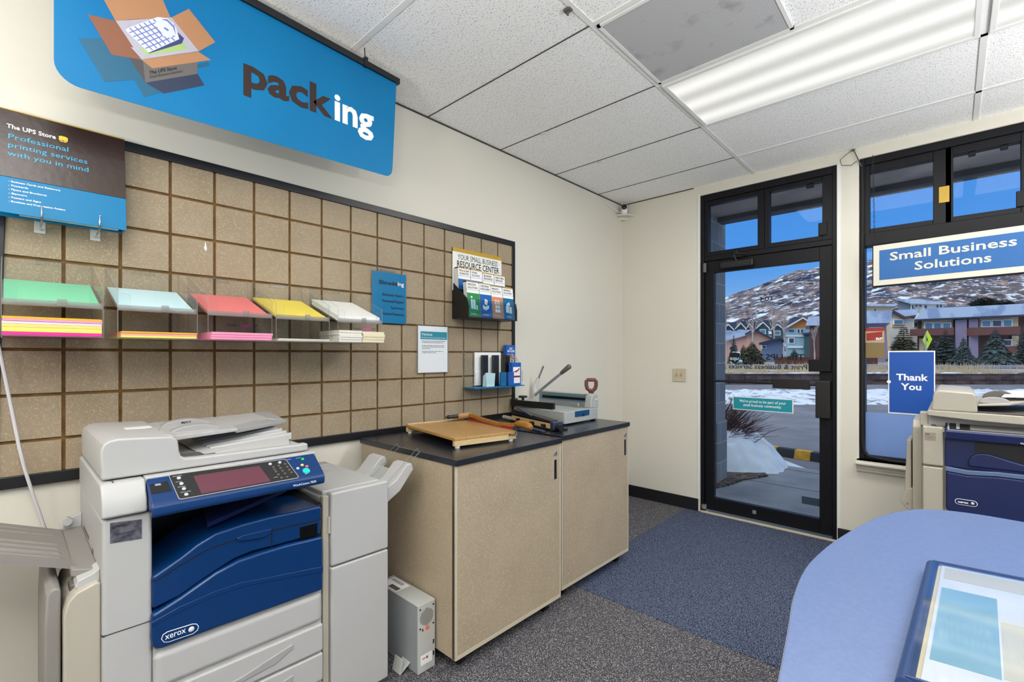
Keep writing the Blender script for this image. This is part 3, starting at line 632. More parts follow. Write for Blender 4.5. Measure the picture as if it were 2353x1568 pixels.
ream(0, 0, .0092, 'paper_magenta', 'magenta paper at the bottom of the tall stack under the green bin', ya_)
ream(0, .0094, .0225, 'paper_lemon', 'thick yellow paper just above the magenta in the tall stack', ya_)
ream(0, .0227, .0325, 'paper_cream', 'dull yellow paper in the middle of the tall stack', ya_)
ream(0, .0327, .0400, 'paper_lilac', 'whitish paper between pink and yellow in the tall stack', ya_)
ream(0, .0402, .0465, 'paper_pink', 'pink paper second from the top of the tall stack', ya_)
ream(0, .0467, .0535, 'paper_orange', 'orange paper on top of the tall stack under the green bin', ya_)
ream(1, 0, .0065, 'paper_lemon', 'yellow paper at the bottom of the low stack under the pale blue bin')
ream(1, .0067, .0140, 'paper_peach', 'peach pink paper in the low stack under the pale blue bin')
ream(1, .0142, .0195, 'paper_orange', 'orange paper on top of the low stack under the pale blue bin')
ream(2, 0, .0265, 'paper_rose', 'bright pink paper on the lower shelf under the salmon red bin', sl=3)
ream(3, 0, .0085, 'card_white', 'thin white paper on the lower shelf under the yellow bin', sl=2)
ream(4, 0, .052, 'card_white', 'taller pile of white cards on the lower right shelf', .004, .112, nm='card_pile', sl=5, x0=.10, grp='card piles at the right end')
ream(4, 0, .050, 'card_cream', 'pile of cream cards at the very right end of the lower shelf', .116, .226, nm='card_pile', sl=4, x0=.10, x1=.294, grp='card piles at the right end')
M('magenta_ink', (190, 60, 150), .5)
for k, y in ((4, .11), (2, .135)):
    t = thing('paper_label', ['', '', 'magenta paper label behind the bright pink paper', '', 'dark and magenta paper label above the card piles'][k], 'label', (.05, BY[k] + y, BZ + .055), 'labels in the bins')
    X = .262 if k == 4 else .12
    build('label_sheet', MB().box((X, BY[k] + y - .03, BZ + .058), (X + .0008, BY[k] + y + .09, BZ + .076)), 'acrylic', t, smooth=0)
    build('lettering', MB().text('COMPANY', (X + .0012, BY[k] + y - .028 + .045, BZ + .062), (0, -1, 0), (0, 0, 1), .008, bold=.02, fit=.045).text('THE', (X + .0012, BY[k] + y + .088, BZ + .062), (0, -1, 0), (0, 0, 1), .008, bold=.02, fit=.02), 'pr_grey_dark', t, smooth=0)
    build('script_word', MB().text('Paper', (X + .0012, BY[k] + y + .066, BZ + .060), (0, -1, 0), (0, 0, 1), .017, bold=.03, fit=.048, shear=.3), 'magenta_ink', t, smooth=0)

# ------------------------------------------------------------------ notices on the board
t = thing('poster_holder', 'turquoise shredding poster in a clear holder right of the paper bins', 'poster', (.01, 1.42, 1.472))
build('holder', MB().plate((.004, 1.316, 1.472), (.007, 1.531, 1.775)).plate((.011, 1.316, 1.472), (.0135, 1.531, 1.750)).plate((.003, 1.37, 1.755), (.02, 1.46, 1.765)), ['acrylic', 'acrylic_edge'], t, smooth=0)
build('poster_sheet', MB().box((.0075, 1.318, 1.474), (.0105, 1.529, 1.748)), 'print_cyan', t, smooth=0)
L = MB(); X = .0141
L.text('Shredd', (X, 1.357, 1.682), uy, (0, 0, 1), .022, bold=.012, fit=.112)
for k, (s, f) in enumerate((('Business Papers', .132), ('Personal Papers', .134), ('Tax Forms', .082), ('Vehicle Records', .134))):
    L.text(s, (X, 1.511 - f, 1.622 - k * .0345), uy, (0, 0, 1), .0135, bold=.015, fit=f)
build('lettering', L, 'print_black', t, smooth=0)
build('lettering', MB().text('Ing', (X, 1.471, 1.682), uy, (0, 0, 1), .022, bold=.015, fit=.04), 'print_white', t, smooth=0)
t = thing('notice_holder', 'white notice with a teal heading in a clear sleeve on the board', 'notice', (.01, 1.72, 1.193))
build('holder', MB().plate((.004, 1.606, 1.193), (.014, 1.830, 1.476)), ['sleeve', 'acrylic_edge'], t, smooth=0)
build('notice_sheet', MB().box((.007, 1.612, 1.198), (.011, 1.826, 1.470)), 'paper', t, smooth=0)
build('heading_band', MB().box((.011, 1.628, 1.392), (.0118, 1.822, 1.438)), 'print_teal', t, smooth=0)
build('lettering', MB().text('Notice:', (.0122, 1.636, 1.414), uy, (0, 0, 1), .016, bold=.01, fit=.075).text('Monthly Commitments Copyright Reminder', (.0122, 1.636, 1.399), uy, (0, 0, 1), .007, bold=.005, fit=.178), 'print_white', t, smooth=0)
b = MB()
for k in range(9):
    if k in (2, 6): continue
    wd_ = (.17, .155, 0, .16, .165, .06, 0, .155, .10)[k]; zz = 1.380 - k * .0085
    y = 1.638; rr = random.Random(k)
    while y < 1.638 + wd_:
        e = y + rr.uniform(.006, .02); b.box((.011, y, zz), (.0114, min(e, 1.638 + wd_), zz + .0032)); y = e + .003
build('small_print', b, 'pr_grey', t, smooth=0)

# ------------------------------------------------------------------ brochure holder with header card
t = thing('brochure_holder', 'black brochure holder with a white header card at the right end of the board', 'brochure holder', (.06, 2.09, 1.525))
ya, yb = 1.872, 2.300
for y in (ya, yb - .004):
    build('side_panel', MB().prism([(0, 1.528), (.150, 1.528), (.150, 1.60), (.135, 1.64), (0, 1.752)], 'y', y, y + .004), 'black_satin', t, smooth=0)
build('bottom_panel', MB().box((0, ya, 1.524), (.152, yb, 1.529)).box((.0, ya, 1.529), (.004, yb, 1.75)).box((.062, ya + .004, 1.529), (.066, yb - .004, 1.70)), 'black_satin', t, smooth=0)
build('front_panel', MB().plate((.147, ya + .004, 1.529), (.150, yb - .004, 1.638)), ['shield_clear', 'acrylic_edge'], t, smooth=0)
M('header_white', (232, 234, 228), .5); build('header_card', MB().box((.006, ya - .004, 1.70), (.010, 2.296, 1.962)), 'header_white', t, smooth=0)
build('gold_edge', MB().box((.0055, ya - .004, 1.940), (.0112, 2.296, 1.964)), 'gold', t, smooth=0)
build('lettering', MB().text('YOUR SMALL BUSINESS', (.0106, 1.908, 1.895), uy, (0, 0, 1), .034, fit=.348).text('RESOURCE CENTER', (.0106, 1.900, 1.848), uy, (0, 0, 1), .040, bold=.014, fit=.37), 'print_black', t, smooth=0)
M('br_green', (24, 140, 74), .4); M('br_blue', (10, 96, 172), .4); M('br_orange', (214, 138, 104), .4); M('br_teal', (0, 104, 156), .4); M('br_tan', (186, 150, 84), .5)
def brochure(x, y, zt, c, words, icon, lb, cat='brochure', th=.032, wd_=.098, tilt=.10):
    t = thing('brochure_stack', lb, cat, (x, y, 1.531), 'brochures in the black holder')
    zb = 1.5315; H = zt - zb
    X = lambda z: x + (zt - z) * tilt; yy0, yy1 = y, y + wd_
    def slab(z0, z1, o0, o1, y0=yy0, y1=yy1): return [(X(z0) + o0, y0, z0), (X(z0) + o1, y0, z0), (X(z0) + o1, y1, z0), (X(z0) + o0, y1, z0), (X(z1) + o0, y0, z1), (X(z1) + o1, y0, z1), (X(z1) + o1, y1, z1), (X(z1) + o0, y1, z1)]
    build('page_block', MB().hexa(slab(zb, zt - .001, -th, -.001)), 'paper_grey', t, smooth=0)
    build('cover', MB().hexa(slab(zb, zt - .072, -.001, 0)), c, t, smooth=0)
    build('cover_heading', MB().hexa(slab(zt - .072, zt - .006, -.001, 0)), 'paper', t, smooth=0)
    build('gold_edge', MB().hexa(slab(zt - .007, zt, -th, .0004)), 'br_tan', t, smooth=0)
    n = Vector((-tilt, 0, 1)).normalized(); L = MB()
    a, b_ = words; ct = min(.012, .012)
    L.text(a, (X(zt - .026) + .0006, yy0 + .008, zt - .026), uy, n, ct, bold=.02, fit=min(.08, .0085 * len(a))); L.text(b_, (X(zt - .044) + .0006, yy0 + .008, zt - .044), uy, n, ct, bold=.02, fit=min(.082, .0085 * len(b_)))
    build('lettering', L, 'pr_grey_dark', t, smooth=0)
    build('rule', MB().hexa(slab(zt - .0535, zt - .052, 0, .0005)), c, t, smooth=0)
    if icon:
        I = MB(); e = .0006
        def q(pts): I.poly([(X(zb + v) + e, yy0 + u_, zb + v) for u_, v in pts])
        if icon == 'press': q([(.025, .05), (.042, .048), (.042, .105), (.025, .107)]); q([(.045, .048), (.062, .046), (.062, .104), (.045, .105)]); q([(.068, .045), (.078, .044), (.078, .072), (.068, .073)]); q([(.027, .115), (.04, .115), (.04, .125), (.027, .125)])
        if icon == 'boxes': q([(.02, .055), (.042, .045), (.042, .07), (.02, .08)]); q([(.044, .045), (.072, .06), (.072, .08), (.044, .07)]); q([(.035, .084), (.058, .078), (.065, .11), (.04, .118)])
        if icon == 'shop':
            q([(.025, .04), (.07, .04), (.07, .06), (.025, .06)]); q([(.028, .066), (.045, .066), (.045, .085), (.028, .085)]); q([(.05, .066), (.067, .066), (.067, .085), (.05, .085)])
            for k in range(3): q([(.022 + k * .018, .09), (.031 + k * .018, .09), (.034 + k * .014, .12), (.028 + k * .014, .12)])
        if icon == 'mail': q([(.02, .045), (.05, .043), (.05, .085), (.02, .087)]); q([(.054, .043), (.074, .041), (.074, .083), (.054, .085)]); q([(.025, .1), (.055, .115), (.062, .093), (.032, .08)])
        build('printed_icon', I, 'print_white', t, smooth=0)
        build('small_print', MB().text('The UPS Store', (X(zb + .012) + .0007, yy0 + .018, zb + .014), uy, n, .008, bold=.02, fit=.05), 'print_white', t, smooth=0)
for k, (c, a, ic, lb) in enumerate((('br_green', ('PRINTING', 'SOLUTIONS'), 'press', 'green printing brochures at the left of the front row'), ('br_blue', ('CERTIFIED', 'PACKING EXPERTS'), 'boxes', 'blue packing brochures, second in the front row'), ('br_orange', ('MAILBOX', 'SOLUTIONS'), 'shop', 'orange mailbox brochures, third in the front row'), ('br_teal', ('SHIPPING', 'SOLUTIONS'), 'mail', 'dark blue shipping brochures at the right of the front row'))):
    brochure(.118, 1.883 + .103 * k, 1.748 - (k > 1) * .006, c, a, ic, lb)
for k, (a, lb) in enumerate(((('PACK & SHIP', 'GUARANTEE'), 'pack and ship brochures at the left of the back row'), (('HOUSE', 'ACCOUNTS'), 'house accounts brochures, second in the back row'), (('BUSINESS', 'RESOURCES'), 'business resources brochures, third in the back row'), (('DIRECT MAIL', 'SERVICES'), 'direct mail brochures at the right of the back row'))):
    brochure(.045, 1.880 + .104 * k, 1.840 - (k > 1) * .008, 'br_blue', a, None, lb, tilt=.05)

# ------------------------------------------------------------------ lower clear rack
t = thing('leaflet_rack', 'clear two-tier leaflet rack with black dividers low on the board', 'leaflet rack', (.05, 2.17, 1.09))
ya, yb = 1.955, 2.392; am = ['acrylic', 'acrylic_edge']
build('back_panel', MB().plate((.003, ya, 1.10), (.006, yb, 1.330)), am, t, smooth=0)
build('bottom_panel', MB().box((.003, ya, 1.092), (.125, yb + .012, 1.098)), 'br_teal', t, smooth=0)
for y in (ya, yb - .003): build('side_panel', MB().prism([(.006, 1.098), (.118, 1.098), (.118, 1.18), (.07, 1.27), (.006, 1.33)], 'y', y, y + .003, mi_edge=1), am, t, smooth=0)
build('front_panel', MB().plate((.115, ya, 1.125), (.118, yb, 1.190)).plate((.060, ya, 1.205), (.063, yb, 1.285)), am, t, smooth=0)
for y in (2.085, 2.185, 2.29): build('divider', MB().box((.030, y, 1.099), (.052, y + .045, 1.300)), 'black_satin', t, smooth=0)
o = build('blank_card', MB().box((.010, 2.045, 1.105), (.018, 2.28, 1.318)), 'paper', loc=(.014, 2.16, 1.105), smooth=0); tag(o, 'blank white card standing at the back of the clear leaflet rack', 'card')
M('leaf_blue', (24, 92, 178), .4); M('leaf_pic', (120, 70, 96), .5, noise=(70, (196, 188, 170), .45, .55))
for x, y, z0, z1, lb, hd in ((.048, 2.305, 1.19, 1.368, 'blue map guide leaflets standing tall in the back of the rack', 1), (.105, 2.300, 1.10, 1.250, 'blue bordered leaflet with red and white panels in front of the rack', 0)):
    t = thing('leaflet_stack', lb, 'leaflet', (x, y + .045, z0), 'leaflets in the clear rack')
    build('page_block', MB().box((x - .03, y, z0), (x, y + .088, z1)), 'leaf_blue', t, smooth=0)
    if hd:
        build('cover_picture', MB().box((x, y + .004, z0 + .05), (x + .0008, y + .08, z1 - .06)), 'leaf_pic', t, smooth=0)
        build('lettering', MB().text('BUILT\nMAP & GUIDE', (x + .001, y + .044, z1 - .03), uy, (0, 0, 1), .014, 'CENTER', .03, ls=.9, fit=.07), 'print_white', t, smooth=0)
    else:
        build('cover_picture', MB().box((x, y + .010, z0 + .012), (x + .0008, y + .078, z1 - .03)), 'paper', t, smooth=0)
        b = MB().prism([(y + .012, z1 - .06), (y + .05, z1 - .05), (y + .074, z1 - .034), (y + .07, z1 - .05), (y + .04, z1 - .066)], 'x', x + .0008, x + .0012).box((x + .0008, y + .012, z0 + .05), (x + .0012, y + .076, z0 + .062))
        build('red_print', b, 'sticker_red', t, smooth=0)
for k, y in enumerate((2.075, 2.19, 2.262)):
    o = build('leaflet', MB().hexa([(.07, y - .012, 1.100), (.109, y - .012, 1.100), (.109, y + .055, 1.100), (.07, y + .055, 1.100), (.085, y - .022, 1.168), (.110, y - .022, 1.190), (.110, y + .062, 1.184), (.085, y + .062, 1.168)]) if k == 0 else MB().box((.098, y - .002, 1.100), (.110, y + .05, 1.188)), ['paper_pale blue', 'br_teal', 'leaf_blue'][k], loc=(.1, y, 1.1), smooth=0)
    tag(o, ['crumpled pale blue leaflet at the left of the clear rack', 'dark teal leaflet in the middle of the clear rack', 'bright blue leaflet beside the red and white one'][k], 'leaflet', 'leaflets in the clear rack')
# white plastic cord
M('cord_white', (206, 204, 208), .35)
o = build('plastic_cord', MB().tube([(.03, -.075, 1.9), (.03, -.045, 1.5), (.03, -.02, 1.36), (.03, -.004, 1.25), (.03, .030, 1.0), (.03, .042, .93), (.025, .066, .82), (.015, .094, .70), (.004, .12, .58)], .0048, 8), 'cord_white', loc=(.03, .03, .6))
tag(o, 'white translucent plastic cord hanging down the wall at the left edge', 'cord')
# ------------------------------------------------------------------ large copier at the left
t = thing('copier', 'large grey and blue multifunction copier with a finisher, standing against the left wall', 'copier', (.35, .47, 0))
W = 'copier_white'
def cv(pts, k=2.4197, x0=0, y0=920): return [(x0 + x / k, y0 + y / k) for x, y in pts]
def face(pts, X, X0, mb=None):
    mb = mb or MB(); q = [onX(x, y, X) for x, y in pts]; return mb.extr([(X0, p.y, p.z) for p in q], Vector((X - X0, 0, 0)))
b = MB().box((.09, .172, .03), (.62, .279, .865))
body = build('body', b, W, t, bevel=.010, seg=3)
build('rear_housing', MB().box((.09, .279, .03), (.30, .765, .87)).box((.30, .279, .03), (.575, .765, .60)), 'cavity', t, bevel=.004)
build('base_panel', MB().box((.30, .279, .03), (.617, .765, .52)), W, t, bevel=.01)
build('seam_line', MB().box((.612, .1715, .560), (.6205, .279, .563)).box((.30, .1714, .560), (.62, .1722, .563)), 'seam', body, smooth=0)
b = MB().prism([(.09, .868), (.09, .958), (.598, .956), (.61, .945), (.632, .905), (.634, .872), (.62, .868)], 'y', .170, .266)
build('scanner_shoulder', b, W, t, bevel=.006, seg=3)
build('scanner_deck', MB().prism([(.09, .885), (.09, .958), (.598, .958), (.598, .885)], 'y', .266, .752), W, t, bevel=.004)
build('shoulder_seam', MB().box((.50, .196, .9565), (.60, .1975, .9595)), 'seam', t, smooth=0)
# document feeder
ad = MB().prism([(.176, .960), (.174, 1.040), (.180, 1.058), (.192, 1.067), (.21, 1.070), (.33, 1.062), (.343, 1.056), (.349, 1.045), (.352, 1.015), (.356, 1.000), (.366, .992), (.40, .9895), (.735, .9865), (.735, .960)], 'x', .538, .572)
feed = build('document_feeder', ad, W, t, bevel=.007, seg=3)
build('feeder_cover', MB().prism([(.176, .960), (.174, 1.038), (.180, 1.056), (.192, 1.065), (.21, 1.068), (.345, 1.062), (.350, 1.03), (.36, .975), (.37, .96)], 'x', .10, .545), W, feed, bevel=.012, seg=3)
build('lid_panel', MB().box((.10, .355, .960), (.545, .735, .978)), W, feed, bevel=.004)
build('cover_grip', MB().box((.30, .258, 1.0635), (.345, .325, 1.0665)), 'paper_grey', feed, bevel=.001)
b = MB().hexa([(.13, .345, 1.040), (.46, .345, 1.030), (.40, .56, 1.030), (.13, .56, 1.044), (.13, .345, 1.056), (.46, .345, 1.046), (.40, .56, 1.042), (.13, .56, 1.058)])
b.hexa([(.13, .56, 1.044), (.345, .56, 1.030), (.24, .72, 1.034), (.13, .70, 1.050), (.13, .56, 1.058), (.345, .56, 1.042), (.24, .72, 1.046), (.13, .70, 1.062)])
tr = build('input_tray', b, W, feed, bevel=.003)
b = MB().hexa([(.345, .555, 1.026), (.40, .555, 1.024), (.27, .78, 1.022), (.22, .715, 1.030), (.345, .555, 1.044), (.40, .555, 1.040), (.27, .78, 1.034), (.22, .715, 1.048)])
b.hexa([(.13, .695, 1.048), (.245, .715, 1.030), (.27, .78, 1.022), (.13, .765, 1.046), (.13, .695, 1.063), (.245, .715, 1.048), (.27, .78, 1.034), (.13, .765, 1.062)])
build('tray_border', b, 'copier_grey', tr, bevel=.003)
for x, lb in ((.235, 0), (.37, 1)):
    b = MB().tube([(x, .395, 1.045 - lb * .004), (x, .50, 1.043 - lb * .004)], [.03, .03], 20)
    g_ = MB().prism([(.365 + .075 + .075 * math.cos(a), 1.046 - lb * .006 + .026 * math.sin(a)) for a in [i * math.pi / 10 for i in range(11)]], 'x', x - .028, x + .012)
    b.bm.free(); build('paper_guide', g_, 'copier_grey', tr, bevel=.004)
build('lettering', MB().text('MAX', (.2478, .425, 1.056), (0, 1, .05), (-.1, 0, 1), .008, bold=.02, fit=.03), 'print_black', tr, smooth=0)
build('guide_slot', MB().box((.40, .33, 1.058), (.43, .336, 1.066)), 'copier_grey', feed, smooth=0)
b = MB()
b.hexa([(.16, .43, .978), (.50, .43, .978), (.50, .70, .978), (.16, .73, .978), (.16, .43, .985), (.50, .43, .983), (.44, .72, .998), (.16, .75, 1.018)])
ou = build('output_shelf', b, W, feed, bevel=.003)
b = MB()
for x in (.19, .235, .28, .325, .37, .415): b.hexa([(x - .009, .47, .984), (x + .009, .47, .984), (x + .009, .735, .998 - (x - .16) * .06), (x - .009, .735, .998 - (x - .16) * .06), (x - .004, .47, .990), (x + .004, .47, .990), (x + .003, .738, 1.026 - (x - .16) * .075), (x - .003, .738, 1.026 - (x - .16) * .075)])
build('shelf_ribs', b, W, ou, smooth=20)
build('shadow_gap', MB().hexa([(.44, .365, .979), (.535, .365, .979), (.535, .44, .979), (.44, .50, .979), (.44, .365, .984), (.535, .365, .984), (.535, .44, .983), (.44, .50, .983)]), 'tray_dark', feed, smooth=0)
# control panel
cp = build('control_panel', MB().prism([(.600, .954), (.672, .902), (.681, .893), (.684, .886), (.684, .868), (.678, .861), (.60, .885)], 'y', .267, .743), 'copier_blue', t, bevel=.004, seg=3)
N_ = Vector((.052, 0, .072)).normalized(); P0 = Vector((.600, 0, .954))
def cpp(x, y, e=.0006): return onp(x, y, P0 + N_ * e, N_)
def cz(x, y): return (300 + x / 4.902, 1020 + y / 4.902)
def onpanel(pts, th, mb=None, e=.0004):
    mb = mb or MB(); return mb.extr([cpp(*cz(*p), e) for p in pts], N_ * th)
build('panel_rim', onpanel([(428, 362), (450, 352), (1725, 176), (1755, 184), (1895, 372), (1880, 392), (570, 632), (540, 624)], .0010, e=0), 'copier_grey', cp, smooth=0)
build('key_field', onpanel([(436, 366), (454, 358), (1722, 182), (1750, 190), (1886, 372), (1874, 386), (572, 624), (546, 616)], .0014, e=0), 'key_black', cp, smooth=0)
build('touch_screen', onpanel([(708, 366), (1450, 252), (1580, 425), (800, 565)], .0005, e=.0012), 'touch_screen', cp, smooth=0)
K = []
for x, y in ((543, 390), (573, 453), (601, 510), (627, 574), (1572, 232), (1680, 214)): K.append((x, y, 'key_grey', .0052))
for x, y, m, r in K + [(1985, 258, 'key_red', .0052), (1932, 243, 'key_amber', .0050), (1884, 280, 'key_grey', .0050), (1938, 175, 'key_green', .0046), (1980, 306, 'key_teal', .0125)]:
    p = cpp(*cz(x, y), .0012 if x < 1750 else 0); build('button', MB().cyl(p, p + N_ * .0022, r, r * .9), m, cp, smooth=40)
for i, (x, y) in enumerate([(1610, 268), (1622, 295), (1638, 318), (1665, 350), (1670, 250), (1690, 278), (1712, 308), (1738, 338), (1742, 232), (1764, 264), (1788, 296), (1812, 326), (1700, 386), (1764, 376)]):
    p = cpp(*cz(x, y), .0012); build('number_key', MB().cyl(p, p + N_ * .0022, .0042, .0036, 10).disc(p + N_ * .0024 + Vector((0, .0012, 0)), .0009, N_, 8), 'pr_grey', cp, smooth=40)
b = onpanel([(210, 462), (415, 420), (470, 532), (240, 572)], .0003); ub = build('usb_recess', b, 'black_satin', cp, smooth=0)
build('usb_port', onpanel([(270, 458), (335, 448), (345, 468), (280, 478)], .0008, e=.0006), 'steel', ub, smooth=0)
build('lettering', MB().text('WorkCentre 7830', (.6845, .636, .8725), (0, 1, 0), (0, 0, 1), .0075, bold=.005, fit=.076), 'print_white', cp, smooth=0)
L = MB()
for x, y, s, f in ((510, 375, 'Services Home', .022), (545, 438, 'Services', .014), (570, 494, 'Job Status', .018), (600, 555, 'Machine Status', .024), (1800, 184, 'Interrupt', .012), (1900, 168, 'Power Saver', .016), (2000, 344, 'Start', .008), (1650, 385, 'Dial Pause', .012)):
    L.text(s, cpp(*cz(x - 35, y), .0018), (0, 1, 0), (-.811, 0, .585), .0028, fit=f)
build('small_print', L, 'print_white', cp, smooth=0)
# blue front
up = [(845, 985), (868, 972), (1000, 880), (1100, 802), (1200, 742), (1350, 690), (1500, 650), (1700, 608), (1785, 588), (1790, 600)]
lo = [(1785, 742), (1520, 815), (1400, 845), (1300, 888), (1150, 985), (1000, 1092), (848, 1168)]
b = face(cv(up + lo), .626, .40); ub = build('upper_front_cover', b, 'copier_blue', t, bevel=.008, seg=3, smooth=25)
se = [(848, 1005), (872, 1000), (1000, 918), (1150, 830), (1330, 765), (1510, 722), (1786, 660)]
s2 = [(x, y + 6) for x, y in se[::-1]]
build('cover_seam', face(cv(se + s2), .6268, .62), 'cavity', ub, smooth=0)
build('seam_line', face(cv([(1508, 722), (1514, 720), (1514, 816), (1508, 818)]), .6268, .62), 'cavity', ub, smooth=0)
gp = [(1315, 770), (1350, 752), (1420, 736), (1512, 714), (1512, 738), (1470, 765), (1400, 778), (1330, 786)]
build('cover_grip', face(cv(gp), .634, .62), 'copier_blue', ub, bevel=.003)
build('lens_window', face(cv([(1668, 708), (1765, 684), (1763, 752), (1668, 778)]), .6275, .62), 'black_gloss', ub, smooth=0)
up2 = [(845, 1200), (1000, 1102), (1200, 962), (1330, 892), (1450, 850), (1600, 805), (1790, 760), (1797, 770)]
lo2 = [(1797, 1056), (1600, 1128), (1200, 1272), (905, 1384), (868, 1390), (848, 1375), (840, 1330)]
ld_ = build('front_door', face(cv(up2 + lo2), .636, .58), 'copier_blue', t, bevel=.012, seg=4, smooth=25)
rd1 = [(842, 1238), (1000, 1150), (1200, 1062), (1350, 1012), (1500, 985), (1797, 925)]; rd2 = [(1797, 958), (1500, 1008), (1350, 1040), (1200, 1088), (1000, 1178), (842, 1262)]
build('highlight_band', face(cv(rd1 + rd2), .6375, .63), 'copier_blue', ld_, bevel=.0015)
ol = [(896, 1330), (905, 1305), (930, 1288), (1070, 1244), (1095, 1244), (1106, 1258), (1100, 1280), (1075, 1300), (940, 1346), (912, 1348)]
oi = [(900, 1329), (908, 1307), (932, 1291), (1071, 1247.5), (1092, 1247.5), (1102, 1259), (1097, 1278), (1074, 1297), (939, 1343), (914, 1344.5)]
bd = build('badge_ring', face(cv(ol), .6370, .63), 'print_white', ld_, smooth=0); build('badge_plate', face(cv(oi), .6374, .63), 'copier_blue', bd, smooth=0)
p0 = onX(*cv([(918, 1334)])[0], .638); p1 = onX(*cv([(1034, 1294)])[0], .638)
build('lettering', MB().text('xerox', p0, (0, 1, 0), (0, 0, 1), .018, bold=.006, fit=(p1 - p0).y), 'print_white', bd, smooth=0)
p = onX(*cv([(1064, 1274)])[0], .637); build('badge_ball', MB().ball(p, .0078, (.4, 1, 1)), 'paper_grey', bd, smooth=60)
# output tray inside the cavity
b = MB().hexa([(.30, .30, .60), (.60, .30, .60), (.60, .765, .69), (.30, .765, .69), (.30, .30, .625), (.61, .30, .615), (.615, .765, .775), (.30, .765, .785)])
ot = build('output_tray', b, 'cavity', t, bevel=.004)
b = MB().hexa([(.30, .47, .80), (.585, .42, .772), (.57, .66, .828), (.30, .70, .845), (.30, .47, .815), (.59, .42, .786), (.575, .66, .842), (.30, .70, .86)])
for k in range(9): b.hexa([(.31, .475 + k * .024, .8152 + k * .0047), (.58, .430 + k * .025, .7862 + k * .0058), (.58, .438 + k * .025, .7882 + k * .0058), (.31, .483 + k * .024, .8172 + k * .0047), (.31, .476 + k * .024, .818 + k * .0047), (.58, .431 + k * .025, .790 + k * .0058), (.58, .437 + k * .025, .791 + k * .0058), (.31, .482 + k * .024, .819 + k * .0047)])
build('sorter_tray', b, 'copier_navy', ot, bevel=.002)
b = MB()
for r_ in range(9):
    for c_ in range(5): b.box((.575 - r_ * .022, .312 + c_ * .016, .628), (.585 - r_ * .022, .318 + c_ * .016, .634))
build('vent_slots', b, 'pr_grey_dark', ot, smooth=0)
# drawers
for k, (z0, z1) in enumerate(((.262, .356), (.158, .254), (.05, .150))):
    dr = build('drawer', MB().box((.40, .182, z0), (.630, .762, z1)), W, t, bevel=.006, seg=3)
    build('drawer_grip', MB().prism([(.40, z0 + .030), (.50, z0 + .036), (.62, z0 + .062), (.66, z0 + .070), (.66, z0 + .052), (.60, z0 + .026), (.50, z0 + .018), (.40, z0 + .016)], 'x', .624, .6325), 'copier_grey', dr, bevel=.004)
build('frame_lip', MB().box((.30, .279, .362), (.628, .764, .468)), W, t, bevel=.02, seg=4)
M('sticker_dark', (66, 66, 76), .35, noise=(60, (98, 98, 110), .4, .6)); st = build('service_sticker', face([(253, 1203), (326, 1194), (326, 1238), (253, 1250)], .6212, .619), 'sticker_dark', t, smooth=0)
p = onX(258, 1216, .622); build('lettering', MB().text('LEWAN', p, (0, 1, 0), (0, 0, 1), .008, bold=.03, fit=.028).text('Service & Supplies Contact', onX(258, 1232, .622), (0, 1, 0), (0, 0, 1), .0035, fit=.05).text('www.lewan.com', onX(266, 1239, .622), (0, 1, 0), (0, 0, 1), .0035, fit=.03), 'print_black', st, smooth=0)
# left catch tray
def ty(y): return .726 - (y - .172) * -.0 + (.172 - y) * .40
b = MB(); ysL = [.172, .12, .05, -.35]
def tz(y): return .722 + max(0, (.125 - y)) * .42
b.hexa([(.15, -.40, tz(-.40) + .006), (.51, -.40, tz(-.40)), (.51, .125, tz(.125)), (.15, .125, tz(.125) + .006), (.15, -.40, tz(-.40) + .016), (.51, -.40, tz(-.40) + .010), (.51, .125, tz(.125) + .010), (.15, .125, tz(.125) + .016)])
b.hexa([(.13, .118, .716), (.54, .118, .712), (.56, .172, .700), (.13, .172, .712), (.13, .118, .736), (.54, .118, .732), (.56, .172, .722), (.13, .172, .738)])
ct = build('catch_tray', b, 'tray_grey', t, bevel=.003)
b = MB()
for x in (.19, .235, .33, .375, .42, .465): b.hexa([(x - .012, -.40, tz(-.40) + .010), (x + .012, -.40, tz(-.40) + .010), (x + .012, .11, tz(.11) + .010), (x - .012, .11, tz(.11) + .010), (x - .003, -.40, tz(-.40) + .022), (x + .003, -.40, tz(-.40) + .022), (x + .003, .10, tz(.10) + .016), (x - .003, .10, tz(.10) + .016)])
b.hexa([(.505, -.40, tz(-.40)), (.513, -.40, tz(-.40)), (.513, .125, tz(.125)), (.505, .125, tz(.125)), (.505, -.40, tz(-.40) + .026), (.513, -.40, tz(-.40) + .026), (.513, .125, tz(.125) + .026), (.505, .125, tz(.125) + .020)])
build('tray_ribs', b, 'tray_grey', ct, smooth=20)
build('tray_bracket', MB().prism([(.172, .676), (.172, .732), (.158, .722), (.128, .712), (.122, .695), (.135, .684)], 'x', .52, .585), W, ct, bevel=.003)
build('tray_bracket', MB().prism([(.172, .70), (.172, .78), (.14, .768), (.12, .74), (.125, .72)], 'x', .125, .145), W, ct, bevel=.003)
build('pivot_cap', MB().cyl((.145, .135, .765), (.175, .135, .765), .012, seg=12), W, ct)
b = MB().prism([(.172, .04), (.172, .70), (.162, .704), (.124, .690), (.108, .672), (.100, .64), (.100, .04)], 'x', .34, .608)
sd_ = build('side_unit', b, 'copier_cream', t, bevel=.012, seg=3)
build('side_grip', MB().box((.50, .114, .672), (.560, .140, .6985)), 'tray_dark', sd_, bevel=.008)
build('bypass_tray', MB().prism([(.097, .04), (.097, .70), (.082, .705), (.070, .69), (.066, .60), (.066, .04)], 'x', .24, .575), 'tray_grey', t, bevel=.006, seg=3)
build('side_vent', MB().box((.20, .1712, .74), (.34, .1722, .752)).box((.42, .1712, .70), (.445, .1722, .74)), 'tray_dark', body, smooth=0)
